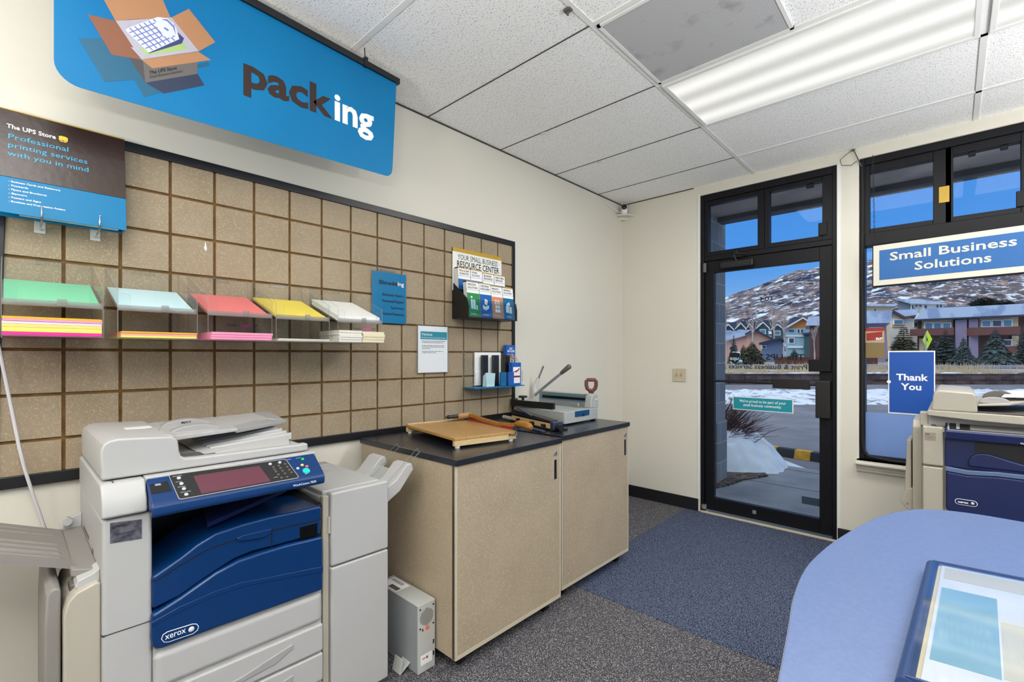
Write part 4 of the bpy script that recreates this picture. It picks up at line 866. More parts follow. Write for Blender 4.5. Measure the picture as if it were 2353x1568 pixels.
# finisher
F0, F1 = .770, 1.030
b = MB().box((.10, F0, .03), (.600, F1, .790)); fi = build('finisher', b, W, t, bevel=.006, seg=3)
build('finisher_door', MB().prism([(.796, .540), (.796, .804), (F1, .804), (F1, .540)], 'x', .585, .622), W, fi, bevel=.007, seg=3)
build('finisher_door', MB().box((.585, .796, .03), (.622, F1, .535)), W, fi, bevel=.007, seg=3)
build('finisher_post', MB().box((.585, F0, .03), (.610, .793, .795)), 'copier_cream', fi, bevel=.003)
build('door_latch', MB().box((.606, .787, .66), (.618, .795, .72)), 'copier_cream', fi, bevel=.002)
build('finisher_top', MB().box((.12, F0 + .012, .788), (.58, F1 - .015, .806)).box((.12, .69, .80), (.44, .80, .822)), W, fi, bevel=.005, seg=3)
build('top_lever', MB().box((.16, .93, .804), (.22, .99, .818)), 'copier_grey', fi, bevel=.004)
build('foot', MB().box((.30, F1, .10), (.36, F1 + .014, .16)), 'copier_cream', fi, bevel=.004)
b = MB()
for x0, x1 in ((.30, .40), (.50, .60)):
    b.extr([(x0, F1, .705), (x0, F1, .768), (x0, F1 + .05, .792), (x0, F1 + .10, .846), (x0, F1 + .125, .850), (x0, F1 + .135, .822), (x0, F1 + .07, .745)], Vector((x1 - x0, 0, 0)))
b.extr([(.40, F1, .705), (.40, F1, .745), (.40, F1 + .05, .772), (.40, F1 + .10, .815), (.40, F1 + .07, .745)], Vector((.10, 0, 0)))
sx_ = build('stapler_tray', b, W, fi, bevel=.005, seg=3)
b = MB().plate((.42, 0, 0), (.424, .2, .022)).plate((.576, 0, 0), (.580, .2, .022)).plate((.424, 0, 0), (.576, .2, .003))
rot = Matrix.Translation((0, F1 + .025, .762)) @ Matrix.Rotation(math.radians(38), 4, 'X')
for v in b.bm.verts: v.co = rot @ v.co
build('tray_extension', b, ['acrylic', 'acrylic_edge'], sx_, smooth=0)

# ------------------------------------------------------------------ two rolling cabinets
def make_cabinet(label):
    t = thing('rolling_cabinet', label, 'cabinet', (0, 0, 0), 'rolling cabinets along the left wall')
    bd = build('body', MB().box((-.735, 0, .065), (-.004, .70, .852)), 'cabinet_board', t, bevel=.0015)
    build('edge_band', MB().box((-.02, 0, .065), (0, .0105, .852)).box((-.02, .6895, .065), (0, .70, .852)).box((-.02, .0105, .065), (.001, .6895, .083)), 'cabinet_edge', bd, smooth=0)
    dr = build('door', MB().box((-.02, .0112, .0838), (.0005, .6888, .850)), 'cabinet_board', t, bevel=.0015)
    hd = build('recessed_pull', MB().box((-.005, .640, .672), (.002, .666, .778)), 'copier_grey', dr, bevel=.004)
    build('pull_cavity', MB().box((.0005, .643, .676), (.0026, .663, .774)), 'cavity', hd, bevel=.001)
    lk = build('lock', MB().cyl((-.002, .653, .806), (.007, .653, .806), .0125, .011, 20), 'steel', dr, smooth=40)
    build('keyhole', MB().box((.0068, .651, .800), (.0076, .655, .812)), 'black_satin', lk, smooth=0)
    build('countertop', MB().box((-.745, -.004, .852), (.008, .704, .877)), 'laminate_black', t, bevel=.002)
    for x, y in ((-.055, .07), (-.055, .63), (-.66, .07), (-.66, .63)):
        cs = build('caster', MB().box((x - .03, y - .022, .058), (x + .03, y + .022, .066)).hexa([(x - .022, y - .016, .03), (x + .008, y - .016, .03), (x + .008, y - .013, .03), (x - .022, y - .013, .03), (x - .02, y - .016, .06), (x + .025, y - .016, .06), (x + .025, y - .013, .06), (x - .02, y - .013, .06)]).hexa([(x - .022, y + .013, .03), (x + .008, y + .013, .03), (x + .008, y + .016, .03), (x - .022, y + .016, .03), (x - .02, y + .013, .06), (x + .025, y + .013, .06), (x + .025, y + .016, .06), (x - .02, y + .016, .06)]), 'steel', t)
        wh = build('wheel', MB().cyl((x - .008, y - .012, .031), (x - .008, y + .012, .031), .031, seg=24), 'rubber', cs, smooth=40)
    return t
c1 = make_cabinet('nearer rolling fibreboard cabinet, carrying the wooden paper trimmer on its black top'); c1.location = (.785, 1.235, 0)
c2 = dup(c1, (.752, 1.985, 0), 'farther rolling fibreboard cabinet, carrying the stack cutter on its black top')

# ------------------------------------------------------------------ wooden guillotine trimmer
M('maple', (182, 144, 88), .28, noise=(14, (166, 126, 72), .35, .7, (1, 6, 1))); M('maple_pale', (208, 184, 138), .4, noise=(20, (194, 168, 120), .35, .7, (1, 1, 8))); M('oak_arm', (160, 108, 40), .35, noise=(40, (138, 88, 28), .4, .7, (1, 4, 1))); M('leather', (156, 120, 82), .5)
Pf = Vector((.611, 1.378, 0)); e1 = Vector((-.983, .183, 0)); e2 = Vector((.183, .983, 0)); CT = .8775
t = thing('paper_trimmer', 'old wooden guillotine paper trimmer on the nearer cabinet', 'paper trimmer', Pf + e1 * .26 + e2 * .17 + Vector((0, 0, CT)))
def tb(mb, a0, a1, b0, b1, z0, z1):
    c = [Pf + e1 * a + e2 * b_ for a, b_ in ((a0, b0), (a1, b0), (a1, b1), (a0, b1))]; return mb.hexa([(p.x, p.y, z0) for p in c] + [(p.x, p.y, z1) for p in c])
build('board', tb(MB(), .0, .53, 0, .347, .911, .925), 'maple', t, bevel=.002)
for a in (0, .512): build('skirt', tb(MB(), a, a + .02, 0, .347, .887, .911), 'maple_pale', t, bevel=.002)
build('ruler', tb(MB(), .505, .53, 0, .347, .925, .931), 'maple_pale', t, bevel=.002)
for a, b_ in ((.012, .02), (.012, .32), (.52, .02), (.52, .32)):
    p = Pf + e1 * a + e2 * b_; build('foot', MB().cyl((p.x, p.y, CT), (p.x, p.y, .888), .011, .013), 'paper_grey', t)
build('steel_edge', tb(MB(), -.002, .532, .346, .350, .905, .927), 'steel', t)
pv = Pf + e1 * .475 + e2 * .365
ar = [Vector((pv.x, pv.y, .957)), Pf + e1 * .40 + e2 * .362 + Vector((0, 0, .951)), Pf + e1 * .30 + e2 * .362 + Vector((0, 0, .943)), Pf + e1 * .18 + e2 * .362 + Vector((0, 0, .938)), Pf + e1 * .08 + e2 * .364 + Vector((0, 0, .944)), Pf + e1 * .02 + e2 * .366 + Vector((0, 0, .954))]
b = MB()
for i in range(len(ar) - 1):
    p, q = ar[i], ar[i + 1]; u_ = e2 * .011; h_ = Vector((0, 0, .009)); b.hexa([p - u_ - h_, q - u_ - h_, q + u_ - h_, p + u_ - h_, p - u_ + h_, q - u_ + h_, q + u_ + h_, p + u_ + h_])
am_ = build('arm', b, 'oak_arm', t, bevel=.002)
h0 = ar[-1]; hd_ = [h0 + e1 * .012, h0 - e1 * .02 + Vector((0, 0, .006)), h0 - e1 * .06 + Vector((0, 0, .006)), h0 - e1 * .10 + Vector((0, 0, .002)), h0 - e1 * .118 + Vector((0, 0, -.004))]
build('handle', MB().tube(hd_, [.011, .017, .016, .017, .010], 12), 'oak_arm', am_, smooth=60)
build('blade', tb(MB(), .04, .47, .352, .355, .915, .938), 'sticker_red', am_)
c0 = Vector((pv.x, pv.y, .953)) + e2 * .012
build('spring_cover', MB().tube([c0 + e2 * .004, c0, c0 - e2 * .085, c0 - e2 * .09], [.012, .018, .018, .012], 20), 'leather', t, smooth=40)
build('spring_rod', MB().tube([c0 - e2 * .09, c0 - e2 * .12, c0 - e2 * .122, c0 - e2 * .150, c0 - e2 * .165], [.011, .011, .009, .011, .004], 16), 'black_satin', t, smooth=40)
p = Pf + e1 * .02 + e2 * .335 + Vector((0, 0, .91))
build('safety_hook', MB().tube([p + e2 * .02 + Vector((0, 0, .05)), p - e1 * .022 + e2 * .012 + Vector((0, 0, .02)), p - e1 * .022 + Vector((0, 0, -.005)), p - e1 * .022 - e2 * .02 + Vector((0, 0, 0))], .0022, 6).ball(p - e1 * .022 - e2 * .03, .005), 'black_satin', t)

# ------------------------------------------------------------------ stack cutter
t = thing('stack_cutter', 'grey stack paper cutter with a raised lever on the farther cabinet', 'paper cutter', (.29, 2.46, CT))
M('cutter_grey', (164, 168, 165), .35); M('cutter_blue', (6, 68, 112), .4)
fp = [(.56, 2.275), (.56, 2.645), (.03, 2.66), (.014, 2.40)]
def rnd(pts, r, n=4):
    o_ = []
    for i, p in enumerate(pts):
        p = Vector((*p, 0)); a = Vector((*pts[i - 1], 0)); c = Vector((*pts[(i + 1) % len(pts)], 0)); d0 = (a - p).normalized(); d1 = (c - p).normalized()
        for k in range(n + 1):
            s = k / n; q = (p + d0 * r) * (1 - s) ** 2 + p * 2 * s * (1 - s) + (p + d1 * r) * s * s; o_.append((q.x, q.y))
    return o_
cb = build('base', MB().prism(rnd(fp, .025), 'z', .886, .958), 'cutter_grey', t, bevel=.005, seg=3, smooth=40)
for p in ((.53, 2.31), (.53, 2.62), (.05, 2.42), (.05, 2.63)): build('foot', MB().cyl((*p, CT), (*p, .887), .015), 'rubber', t)
ph = build('blue_plate', MB().box((.556, 2.375, .920), (.5625, 2.53, .955)), 'cutter_blue', cb, bevel=.001)
build('plate_latch', MB().box((.562, 2.452, .919), (.5635, 2.474, .934)), 'black_satin', ph)
hs = build('blade_housing', MB().prism([(.085, .958), (.085, 1.035), (.10, 1.046), (.505, 1.046), (.54, 1.036), (.556, 1.01), (.556, .958), (.505, .958), (.50, .985), (.12, .985), (.115, .958)], 'y', 2.60, 2.645), 'cutter_grey', t, bevel=.004)
build('pressure_bar', MB().box((.125, 2.575, .962), (.495, 2.60, 1.0)), 'steel', hs, bevel=.002)
build('blade_slot', MB().box((.12, 2.596, 1.002), (.50, 2.6005, 1.018)), 'black_satin', hs)
build('end_column', MB().prism([(2.565, .958), (2.565, 1.0), (2.58, 1.035), (2.60, 1.046), (2.645, 1.046), (2.645, .958)], 'x', .50, .552), 'cutter_grey', hs, bevel=.006, seg=3)
build('clear_guard', MB().plate((.13, 2.555, .995), (.515, 2.558, 1.045)).plate((.13, 2.558, 1.042), (.515, 2.60, 1.045)), ['shield_clear', 'acrylic_edge'], hs, smooth=0)
b = MB().tube([(.05, 2.60, 1.015), (.30, 2.60, 1.185)], .010, 12)
lv = build('lever', b, 'steel', t); build('lever_grip', MB().tube([(.285, 2.60, 1.175), (.30, 2.60, 1.186), (.355, 2.60, 1.224), (.362, 2.60, 1.229)], [.012, .0145, .018, .010], 14), 'tray_dark', lv, smooth=50)
b = MB().tube([(.034, 2.625, .99), (.030, 2.625, 1.03), (.025, 2.625, 1.075), (.050, 2.625, 1.11), (.060, 2.625, 1.135)], [.02, .018, .017, .014, .012], 12); sl_ = build('clamp_arm', b, 'paper_grey', t, smooth=50)
build('clamp_rod', MB().cyl((.055, 2.625, 1.12), (.108, 2.625, 1.222), .0075, seg=12), 'chrome', sl_)
build('knob', MB().cyl((.05, 2.47, .985), (.05, 2.47, 1.003), .010, seg=12).tube([(.05, 2.47, 1.001), (.05, 2.47, 1.005), (.05, 2.47, 1.014), (.05, 2.47, 1.017)], [.02, .032, .032, .024], 16), 'black_satin', t, smooth=40)
build('knob_bracket', MB().prism([(.015, .958), (.02, .985), (.08, .985), (.11, .975), (.14, .96)], 'y', 2.42, 2.56), 'cutter_grey', t, bevel=.003)
build('back_gauge', MB().box((.07, 2.345, .960), (.42, 2.360, .998)).box((.07, 2.33, .960), (.42, 2.36, .970)).box((.016, 2.38, .945), (.046, 2.42, 1.0)), 'black_satin', t, bevel=.002)
build('gauge_clip', MB().box((.42, 2.53, .962), (.50, 2.545, .972)).cyl((.47, 2.54, .972), (.47, 2.54, .99), .006, seg=8), 'chrome', t)

# ------------------------------------------------------------------ adjustable hole punch in front of it
t = thing('hole_punch', 'black adjustable hole punch with a pale metal strip, in front of the stack cutter', 'hole punch', (.38, 2.16, CT))
q0 = Vector((.63, 2.06, 0)); f1 = Vector((-.957, .29, 0)); f2 = Vector((.29, .957, 0)); M('punch_tan', (198, 168, 118), .4); M('punch_blue', (40, 52, 78), .35)
def pbx(mb, a0, a1, b0, b1, z0, z1, dz=0):
    c = [q0 + f1 * a + f2 * b_ for a, b_ in ((a0, b0), (a1, b0), (a1, b1), (a0, b1))]; return mb.hexa([(p.x, p.y, z0) for p in c] + [(p.x, p.y, z1) for p in c])
build('base', pbx(MB(), .0, .46, .0, .11, CT, CT + .010), 'black_satin', t, bevel=.003)
pl_ = build('metal_strip', pbx(MB(), .02, .45, .002, .010, CT + .012, CT + .040), 'punch_tan', t, bevel=.001)
for a in (.08, .20, .36):
    p = q0 + f1 * a - f2 * .002 + Vector((0, 0, CT + .024)); build('punch_head', MB().cyl(p - f1 * .012, p - f1 * .012 - f2 * .006, .010, seg=12).cyl(p + f1 * .014, p + f1 * .014 - f2 * .006, .007, seg=12), 'black_satin', pl_)
build('punch_bar', pbx(MB(), .03, .47, .012, .06, CT + .010, CT + .044), 'black_satin', t, bevel=.004)
hdl = MB(); A0 = q0 + f1 * .02 + f2 * .03; 
hdl.hexa([q0 + f1 * .03 + f2 * .0 + Vector((0, 0, CT + .048)), q0 + f1 * .47 + f2 * .0 + Vector((0, 0, CT + .052)), q0 + f1 * .47 + f2 * .06 + Vector((0, 0, CT + .052)), q0 + f1 * .03 + f2 * .06 + Vector((0, 0, CT + .048)), q0 + f1 * .03 + f2 * .01 + Vector((0, 0, CT + .056)), q0 + f1 * .44 + f2 * .01 + Vector((0, 0, CT + .078)), q0 + f1 * .44 + f2 * .06 + Vector((0, 0, CT + .078)), q0 + f1 * .03 + f2 * .06 + Vector((0, 0, CT + .056))])
build('press_handle', hdl, 'black_satin', t, bevel=.003)
build('lever_strut', MB().hexa([q0 + f1 * .22 + Vector((0, 0, CT + .058)), q0 + f1 * .38 + Vector((0, 0, CT + .088)), q0 + f1 * .38 + f2 * .014 + Vector((0, 0, CT + .088)), q0 + f1 * .22 + f2 * .014 + Vector((0, 0, CT + .058)), q0 + f1 * .22 + Vector((0, 0, CT + .066)), q0 + f1 * .37 + Vector((0, 0, CT + .096)), q0 + f1 * .37 + f2 * .014 + Vector((0, 0, CT + .096)), q0 + f1 * .22 + f2 * .014 + Vector((0, 0, CT + .066))]), 'punch_blue', t, bevel=.002)
build('end_bracket', pbx(MB(), -.01, .02, .0, .07, CT + .008, CT + .052), 'punch_blue', t, bevel=.004)
p = q0 - f1 * .035 + f2 * .03 + Vector((0, 0, CT + .022)); build('end_knob', MB().cyl(p + f1 * .03, p - f1 * .012, .02, .018, 16), 'black_satin', t, smooth=40)
build('base_rail', pbx(MB(), -.01, .12, -.075, -.050, CT, CT + .012), 'punch_blue', t, bevel=.003)
p = Vector((.08, 2.245, CT + .014)); o = build('rubber_roller', MB().cyl(p, p + Vector((.12, -.03, 0)), .0125, seg=14), 'copier_cream', loc=p, smooth=40); tag(o, 'small pale cylinder lying behind the wooden trimmer at the wall', 'roller')

# ------------------------------------------------------------------ small white computer case on the floor
t = thing('computer_case', 'slim grey computer case standing on the carpet between copier and cabinet', 'computer', (.52, 1.18, 0))
M('case_grey', (186, 188, 184), .45); M('case_side', (150, 154, 158), .45); M('orange_port', (226, 120, 80), .5)
build('case_shell', MB().box((.36, 1.137, .004), (.664, 1.224, .280)), 'case_side', t, bevel=.002)
build('top_cover', MB().box((.358, 1.136, .2785), (.664, 1.2245, .2825)), 'case_grey', t, bevel=.001)
fpn = build('face_plate', MB().box((.662, 1.138, .004), (.668, 1.223, .281)), 'case_grey', t, bevel=.001)
c = Vector((.6684, 1.1805, .225)); b = MB()
for i in range(-6, 7):
    for j in range(-6, 7):
        y, z = i * .0058 + (j % 2) * .0029, j * .0055
        if y * y + z * z < .034 ** 2: b.disc(c + Vector((0, y, z)), .0021, (1, 0, 0), 8)
build('fan_grille', b, 'cavity', fpn, smooth=0)
for y, z in ((1.148, .264), (1.214, .264), (1.148, .186), (1.214, .186)): build('screw', MB().cyl((.667, y, z), (.6695, y, z), .0038, seg=10), 'black_satin', fpn)
build('port', MB().box((.668, 1.176, .170), (.669, 1.192, .186)), 'orange_port', fpn); build('port', MB().box((.668, 1.157, .172), (.669, 1.164, .182)), 'sticker_red', fpn)
build('paper_label', MB().box((.668, 1.15, .034), (.6688, 1.208, .074)), 'white', fpn, smooth=0)
build('label_print', MB().box((.6688, 1.158, .058), (.6692, 1.174, .061)).box((.6688, 1.178, .054), (.6692, 1.186, .064)), 'sticker_red', fpn, smooth=0)
build('slot', MB().box((.668, 1.212, .10), (.669, 1.218, .118)).box((.668, 1.212, .052), (.669, 1.218, .070)), 'black_satin', fpn, smooth=0)
sk = build('top_sticker', MB().box((.38, 1.145, .2825), (.50, 1.215, .2832)), 'paper', t, smooth=0)
b = MB()
for k in range(14): b.box((.39 + .006 * k, 1.19, .2832), (.39 + .006 * k + .003, 1.208, .2835))
b.box((.43, 1.148, .2832), (.495, 1.172, .2836)); build('label_print', b, 'pr_grey', sk, smooth=0)
build('stand_foot', MB().extr([(.56, 1.137, .030), (.56, 1.088, .004), (.56, 1.086, .006), (.56, 1.10, .058), (.56, 1.104, .058), (.56, 1.092, .010), (.56, 1.137, .034)], Vector((.055, 0, 0))), 'case_grey', t, smooth=0)
# snow shovel in the corner
t = thing('snow_shovel', 'snow shovel with a dull red handle standing in the corner behind the farther cabinet', 'shovel', (.25, 3.06, 0))
M('dull_red', (108, 62, 58), .5); M('plastic_white', (226, 226, 230), .4)
g0 = Vector((.235, 3.045, 1.10)); sv = Vector((-R_.x, -R_.y, 0)); sv = R_
build('handle_grip', MB().tube([g0 + Vector((0, 0, -.13)), g0 + Vector((0, 0, -.075)), g0 + Vector((0, 0, -.068))], [.017, .02, .022], 12).tube([g0 + Vector((0, 0, -.07)) - sv * .012, g0 + Vector((0, 0, -.055)) - sv * .03, g0 + Vector((0, 0, -.03)) - sv * .037, g0 + Vector((0, 0, 0)) - sv * .037, g0 + Vector((0, 0, .012)) - sv * .026, g0 + Vector((0, 0, .012)) + sv * .026, g0 + sv * .037, g0 + Vector((0, 0, -.03)) + sv * .037, g0 + Vector((0, 0, -.055)) + sv * .03, g0 + Vector((0, 0, -.07)) + sv * .012], .0145, 10, True), 'dull_red', t, smooth=60)
build('shaft', MB().cyl(g0 + Vector((0, 0, -.12)), (.215, 3.08, .34), .014, seg=12), 'dull_red', t)
build('blade', MB().extr([(.20, 2.92, .40), (.26, 2.92, .12), (.34, 2.92, .012), (.35, 2.92, .016), (.27, 2.92, .13), (.21, 2.92, .41)], Vector((-.02, .30, 0))), 'plastic_white', t, smooth=30)
# ------------------------------------------------------------------ round-ended table and the big sample book
M('table_top', (92, 112, 154), .42, spec=.9, noise=(90, (87, 107, 149), .4, .6)); M('table_edge', (206, 210, 218), .35)
raw = [(2.062, .62), (2.030, .90), (2.000, 1.109), (1.978, 1.258), (1.966, 1.434), (1.976, 1.60), (1.996, 1.75), (2.022, 1.892), (2.050, 2.02), (2.086, 2.13), (2.118, 2.20), (2.150, 2.252), (2.19, 2.292), (2.245, 2.320), (2.33, 2.334), (2.43, 2.330), (3.10, 2.30), (3.32, 2.22), (3.42, 2.0), (3.42, .62)]
def smoothp(p):
    o_ = []
    for i in range(len(p) - 1):
        P = [Vector(p[max(0, min(len(p) - 1, i + k))]) for k in (-1, 0, 1, 2)]
        for s in (0, .25, .5, .75):
            o_.append(tuple(.5 * ((2 * P[1]) + (P[2] - P[0]) * s + (2 * P[0] - 5 * P[1] + 4 * P[2] - P[3]) * s * s + (3 * P[1] - P[0] - 3 * P[2] + P[3]) * s ** 3)))
    return o_ + [p[-1]]
ol = smoothp(raw[:17]) + raw[17:]
t = thing('counter_table', 'round-ended table with a grey blue laminate top at the lower right', 'table', (2.7, 1.4, 0))
build('table_top', MB().prism(ol, 'z', .722, .740), 'table_top', t, bevel=.002, smooth=30)
c_ = Vector((2.7, 1.4)); ob = [tuple(c_ + (Vector(p) - c_) * 1.0018) for p in ol]
build('edge_band', MB().prism(ob, 'z', .716, .738), 'table_edge', t, bevel=.003, smooth=30)
for x, y in ((2.35, .85), (3.1, .85), (2.5, 1.95), (3.1, 1.95)):
    build('leg', MB().cyl((x, y, .01), (x, y, .716), .03).cyl((x, y, 0), (x, y, .012), .05), 'black_satin', t)
t = thing('sample_book', 'large flat sample book with a clear cover lying on the table', 'book', (2.45, 1.3, .741))
B0 = Vector((2.180, 1.000, 0)); B1 = Vector((2.200, 1.615, 0)); ux = Vector((.994, .105, 0)).normalized(); uy2 = (B1 - B0).normalized(); hh = (B1 - B0).length; ww = .62
def bb(mb, a0, a1, b0, b1, z0, z1):
    c = [B0 + ux * a + uy2 * b_ for a, b_ in ((a0, b0), (a1, b0), (a1, b1), (a0, b1))]; return mb.hexa([(p.x, p.y, z0) for p in c] + [(p.x, p.y, z1) for p in c])
M('book_edge', (40, 62, 104), .35); M('book_pages', (206, 192, 160), .6); M('page_white', (216, 218, 218), .5, noise=(9, (200, 206, 214), .4, .7)); M('page_teal', (124, 166, 184), .5, noise=(8, (142, 180, 196), .4, .7)); M('page_tan', (196, 192, 178), .5); M('book_tab', (62, 74, 110), .4); M('page_lilac', (198, 202, 216), .5)
build('lower_cover', bb(MB(), 0, ww, 0, hh, .741, .746), 'book_edge', t, bevel=.002)
build('page_block', bb(MB(), .012, ww - .01, .004, hh - .008, .746, .768), 'book_pages', t, bevel=.003)
pg = build('open_page', bb(MB(), .03, ww - .012, .006, hh - .010, .768, .7695), 'page_white', t, smooth=0)
build('colour_field', bb(MB(), .036, .125, .095, .455, .7695, .770), 'page_teal', pg, smooth=0)
build('colour_field', bb(MB(), .128, .215, .10, .335, .7695, .770), 'page_tan', pg, smooth=0); build('colour_field', bb(MB(), .218, ww - .02, .10, .41, .7695, .770), 'page_lilac', pg, smooth=0)
build('colour_field', bb(MB(), .036, .215, .515, .595, .7695, .770), 'page_tan', pg, smooth=0)
build('printed_tab', bb(MB(), .17, .176, .20, .27, .770, .7703), 'book_tab', pg, smooth=0); build('printed_tab', bb(MB(), .225, .231, .21, .28, .770, .7703), 'book_tab', pg, smooth=0)
build('spine', MB().tube([B0 + ux * .012 + uy2 * -.004 + Vector((0, 0, .761)), B0 + ux * .012 + uy2 * (hh + .002) + Vector((0, 0, .761))], .0135, 14), 'book_edge', t, smooth=40)
build('clear_cover', bb(MB(), .012, ww, 0, hh, .774, .7752), 'sleeve', t, smooth=0)
build('cover_rim', bb(bb(bb(MB(), .012, ww, hh - .004, hh, .770, .777), .012, ww, 0, .005, .770, .777), ww - .004, ww, 0, hh, .770, .777), 'book_edge', t, bevel=.001)

# ------------------------------------------------------------------ second copier by the window
t = thing('copier', 'tall cream and navy copier in front of the window behind the table', 'copier', (2.48, 3.42, 0))
CR = 'copier_cream'; YF = 3.10; XR = 2.80
build('body', MB().box((2.142, YF + .02, .03), (XR, 3.74, .945)), CR, t, bevel=.008, seg=3)
build('left_column', MB().box((2.140, YF, .758), (2.218, YF + .05, .950)).box((2.140, YF, .10), (2.218, YF + .05, .752)), CR, t, bevel=.008, seg=3)
build('column_top', MB().prism([(YF + .01, .945), (YF + .10, .960), (YF + .10, .930), (YF, .925)], 'x', 2.140, 2.222), CR, t, bevel=.004)
build('usb_port', MB().box((2.172, YF + .025, .9525), (2.190, YF + .034, .956)), 'cavity', t)
build('front_frame', MB().box((2.218, YF + .006, .10), (XR, YF + .05, .555)), CR, t, bevel=.02, seg=4)
build('upper_front', MB().box((2.222, YF - .002, .762), (XR - .01, YF + .03, .905)), 'copier_navy', t, bevel=.006)
b = MB().prism([(2.305, .775), (2.302, .80), (2.312, .825), (2.335, .842), (2.37, .845), (2.45, .820), (2.62, .775)], 'y', YF - .012, YF + .02)
build('tray_cover', b, 'copier_navy', t, bevel=.008, seg=3)
build('tray_recess', MB().prism([(2.325, .895), (2.325, .845), (2.37, .846), (2.46, .820), (2.62, .778), (XR - .02, .778), (XR - .02, .895)], 'y', YF - .004, YF + .02), 'cavity', t, smooth=0)
build('front_door', MB().prism([(2.225, .560), (2.225, .742), (2.30, .735), (2.40, .745), (2.50, .745), (XR - .01, .735), (XR - .01, .548), (2.24, .548)], 'y', YF - .014, YF + .03), 'copier_navy', t, bevel=.010, seg=3)
build('door_band', MB().prism([(2.225, .742), (2.225, .764), (2.30, .756), (2.40, .765), (2.50, .766), (XR - .01, .756), (XR - .01, .735), (2.50, .745), (2.40, .745), (2.30, .735)], 'y', YF - .015, YF + .03), 'navy_lip', t, bevel=.003)
cp = build('control_panel', MB().prism([(YF - .035, .900), (YF - .040, .935), (YF - .036, .942), (YF + .05, .970), (YF + .05, .905)], 'x', 2.224, XR - .01), 'copier_navy', t, bevel=.004)
def ptop(x0, x1, s0, s1, e, th=.0008):
    z = lambda s: .942 + .028 * s + e; y = lambda s: YF - .036 + .086 * s
    return MB().hexa([(x0, y(s0), z(s0)), (x1, y(s0), z(s0)), (x1, y(s1), z(s1)), (x0, y(s1), z(s1)), (x0, y(s0), z(s0) + th), (x1, y(s0), z(s0) + th), (x1, y(s1), z(s1) + th), (x0, y(s1), z(s1) + th)])
build('panel_rim', ptop(2.232, 2.70, .05, .95, 0), 'copier_grey', cp, smooth=0); build('key_field', ptop(2.238, 2.694, .10, .90, .0007), 'key_black', cp, smooth=0)
M('touch_grey', (110, 108, 106), .15); build('touch_screen', ptop(2.31, 2.49, .18, .86, .0014), 'touch_grey', cp, smooth=0)
for s in (.25, .45, .65, .82): build('button', ptop(2.262, 2.274, s, s + .10, .0014, .001), 'key_grey', cp, smooth=0)
for i in range(4):
    for j in range(3): build('number_key', ptop(2.515 + j * .016, 2.526 + j * .016, .16 + i * .19, .27 + i * .19, .0014, .001), 'pr_grey', cp, smooth=0)
build('lettering', MB().text('WorkCentre', (2.468, YF - .0415, .905), (1, 0, 0), (0, 0, 1), .009, fit=.07), 'print_white', cp, smooth=0)
def caps(cx, cz, hw, r, n=8): return [(cx - hw + r * math.cos(a), cz + r * math.sin(a)) for a in [math.pi / 2 + i * math.pi / n for i in range(n + 1)]] + [(cx + hw + r * math.cos(a), cz + r * math.sin(a)) for a in [-math.pi / 2 + i * math.pi / n for i in range(n + 1)]]
br = build('badge_ring', MB().prism(caps(2.296, .605, .025, .014), 'y', YF - .0152, YF - .013), 'print_white', t, smooth=0); build('badge_plate', MB().prism(caps(2.296, .605, .025, .0118), 'y', YF - .0156, YF - .013), 'copier_navy', br, smooth=0)
build('lettering', MB().text('xerox', (2.268, YF - .0160, .6005), (1, 0, 0), (0, 0, 1), .0095, bold=.04, fit=.038), 'print_white', br, smooth=0); build('badge_ball', MB().ball((2.318, YF - .0155, .605), .0062, (1, .4, 1)), 'paper_grey', br, smooth=60)
M('sticker_tan', (150, 140, 126), .4); sk = build('service_sticker', MB().box((2.148, YF - .001, .882), (2.190, YF + .001, .920)), 'sticker_tan', t, smooth=0)
build('lettering', MB().text('LEWAN', (2.151, YF - .0015, .908), (1, 0, 0), (0, 0, 1), .005, bold=.03, fit=.016).text('Service & Supplies Contact', (2.151, YF - .0015, .897), (1, 0, 0), (0, 0, 1), .003, fit=.035).text('www.lewan.com', (2.156, YF - .0015, .890), (1, 0, 0), (0, 0, 1), .003, fit=.026), 'print_black', sk, smooth=0)
build('scanner_lid', MB().prism([(2.160, 1.004), (2.158, 1.026), (2.166, 1.030), (XR + .01, 1.022), (XR + .01, .980), (2.34, .992)], 'y', YF - .01, 3.72), CR, t, bevel=.004)
build('scanner_base', MB().box((2.16, YF + .052, .948), (XR, 3.74, 1.0)), 'copier_grey', t, bevel=.004)
ad = build('document_feeder', MB().prism([(2.172, 1.028), (2.180, 1.105), (2.188, 1.122), (2.202, 1.130), (2.318, 1.124), (2.332, 1.112), (2.336, 1.028)], 'y', YF + .0, 3.70), CR, t, bevel=.010, seg=3, smooth=40)
tr = build('input_tray', MB().hexa([(2.335, YF + .03, 1.058), (2.44, YF + .03, 1.068), (2.74, 3.66, 1.105), (2.335, 3.66, 1.06), (2.335, YF + .03, 1.068), (2.44, YF + .03, 1.078), (2.74, 3.66, 1.12), (2.335, 3.66, 1.075)]), CR, ad, bevel=.003)
build('paper_guide', MB().prism([(2.34 + .055 + .055 * math.cos(a), 1.072 + .030 * math.sin(a)) for a in [i * math.pi / 10 for i in range(11)]], 'y', YF + .06, YF + .10), 'copier_grey', tr, bevel=.003)
build('paper_guide', MB().prism([(2.36 + .06 + .06 * math.cos(a), 1.082 + .040 * math.sin(a)) for a in [i * math.pi / 10 for i in range(11)]], 'y', YF + .28, YF + .31), 'tray_dark', tr, bevel=.003)
build('lid_recess', MB().box((2.336, YF + .02, 1.029), (2.62, 3.68, 1.034)), 'tray_dark', ad)
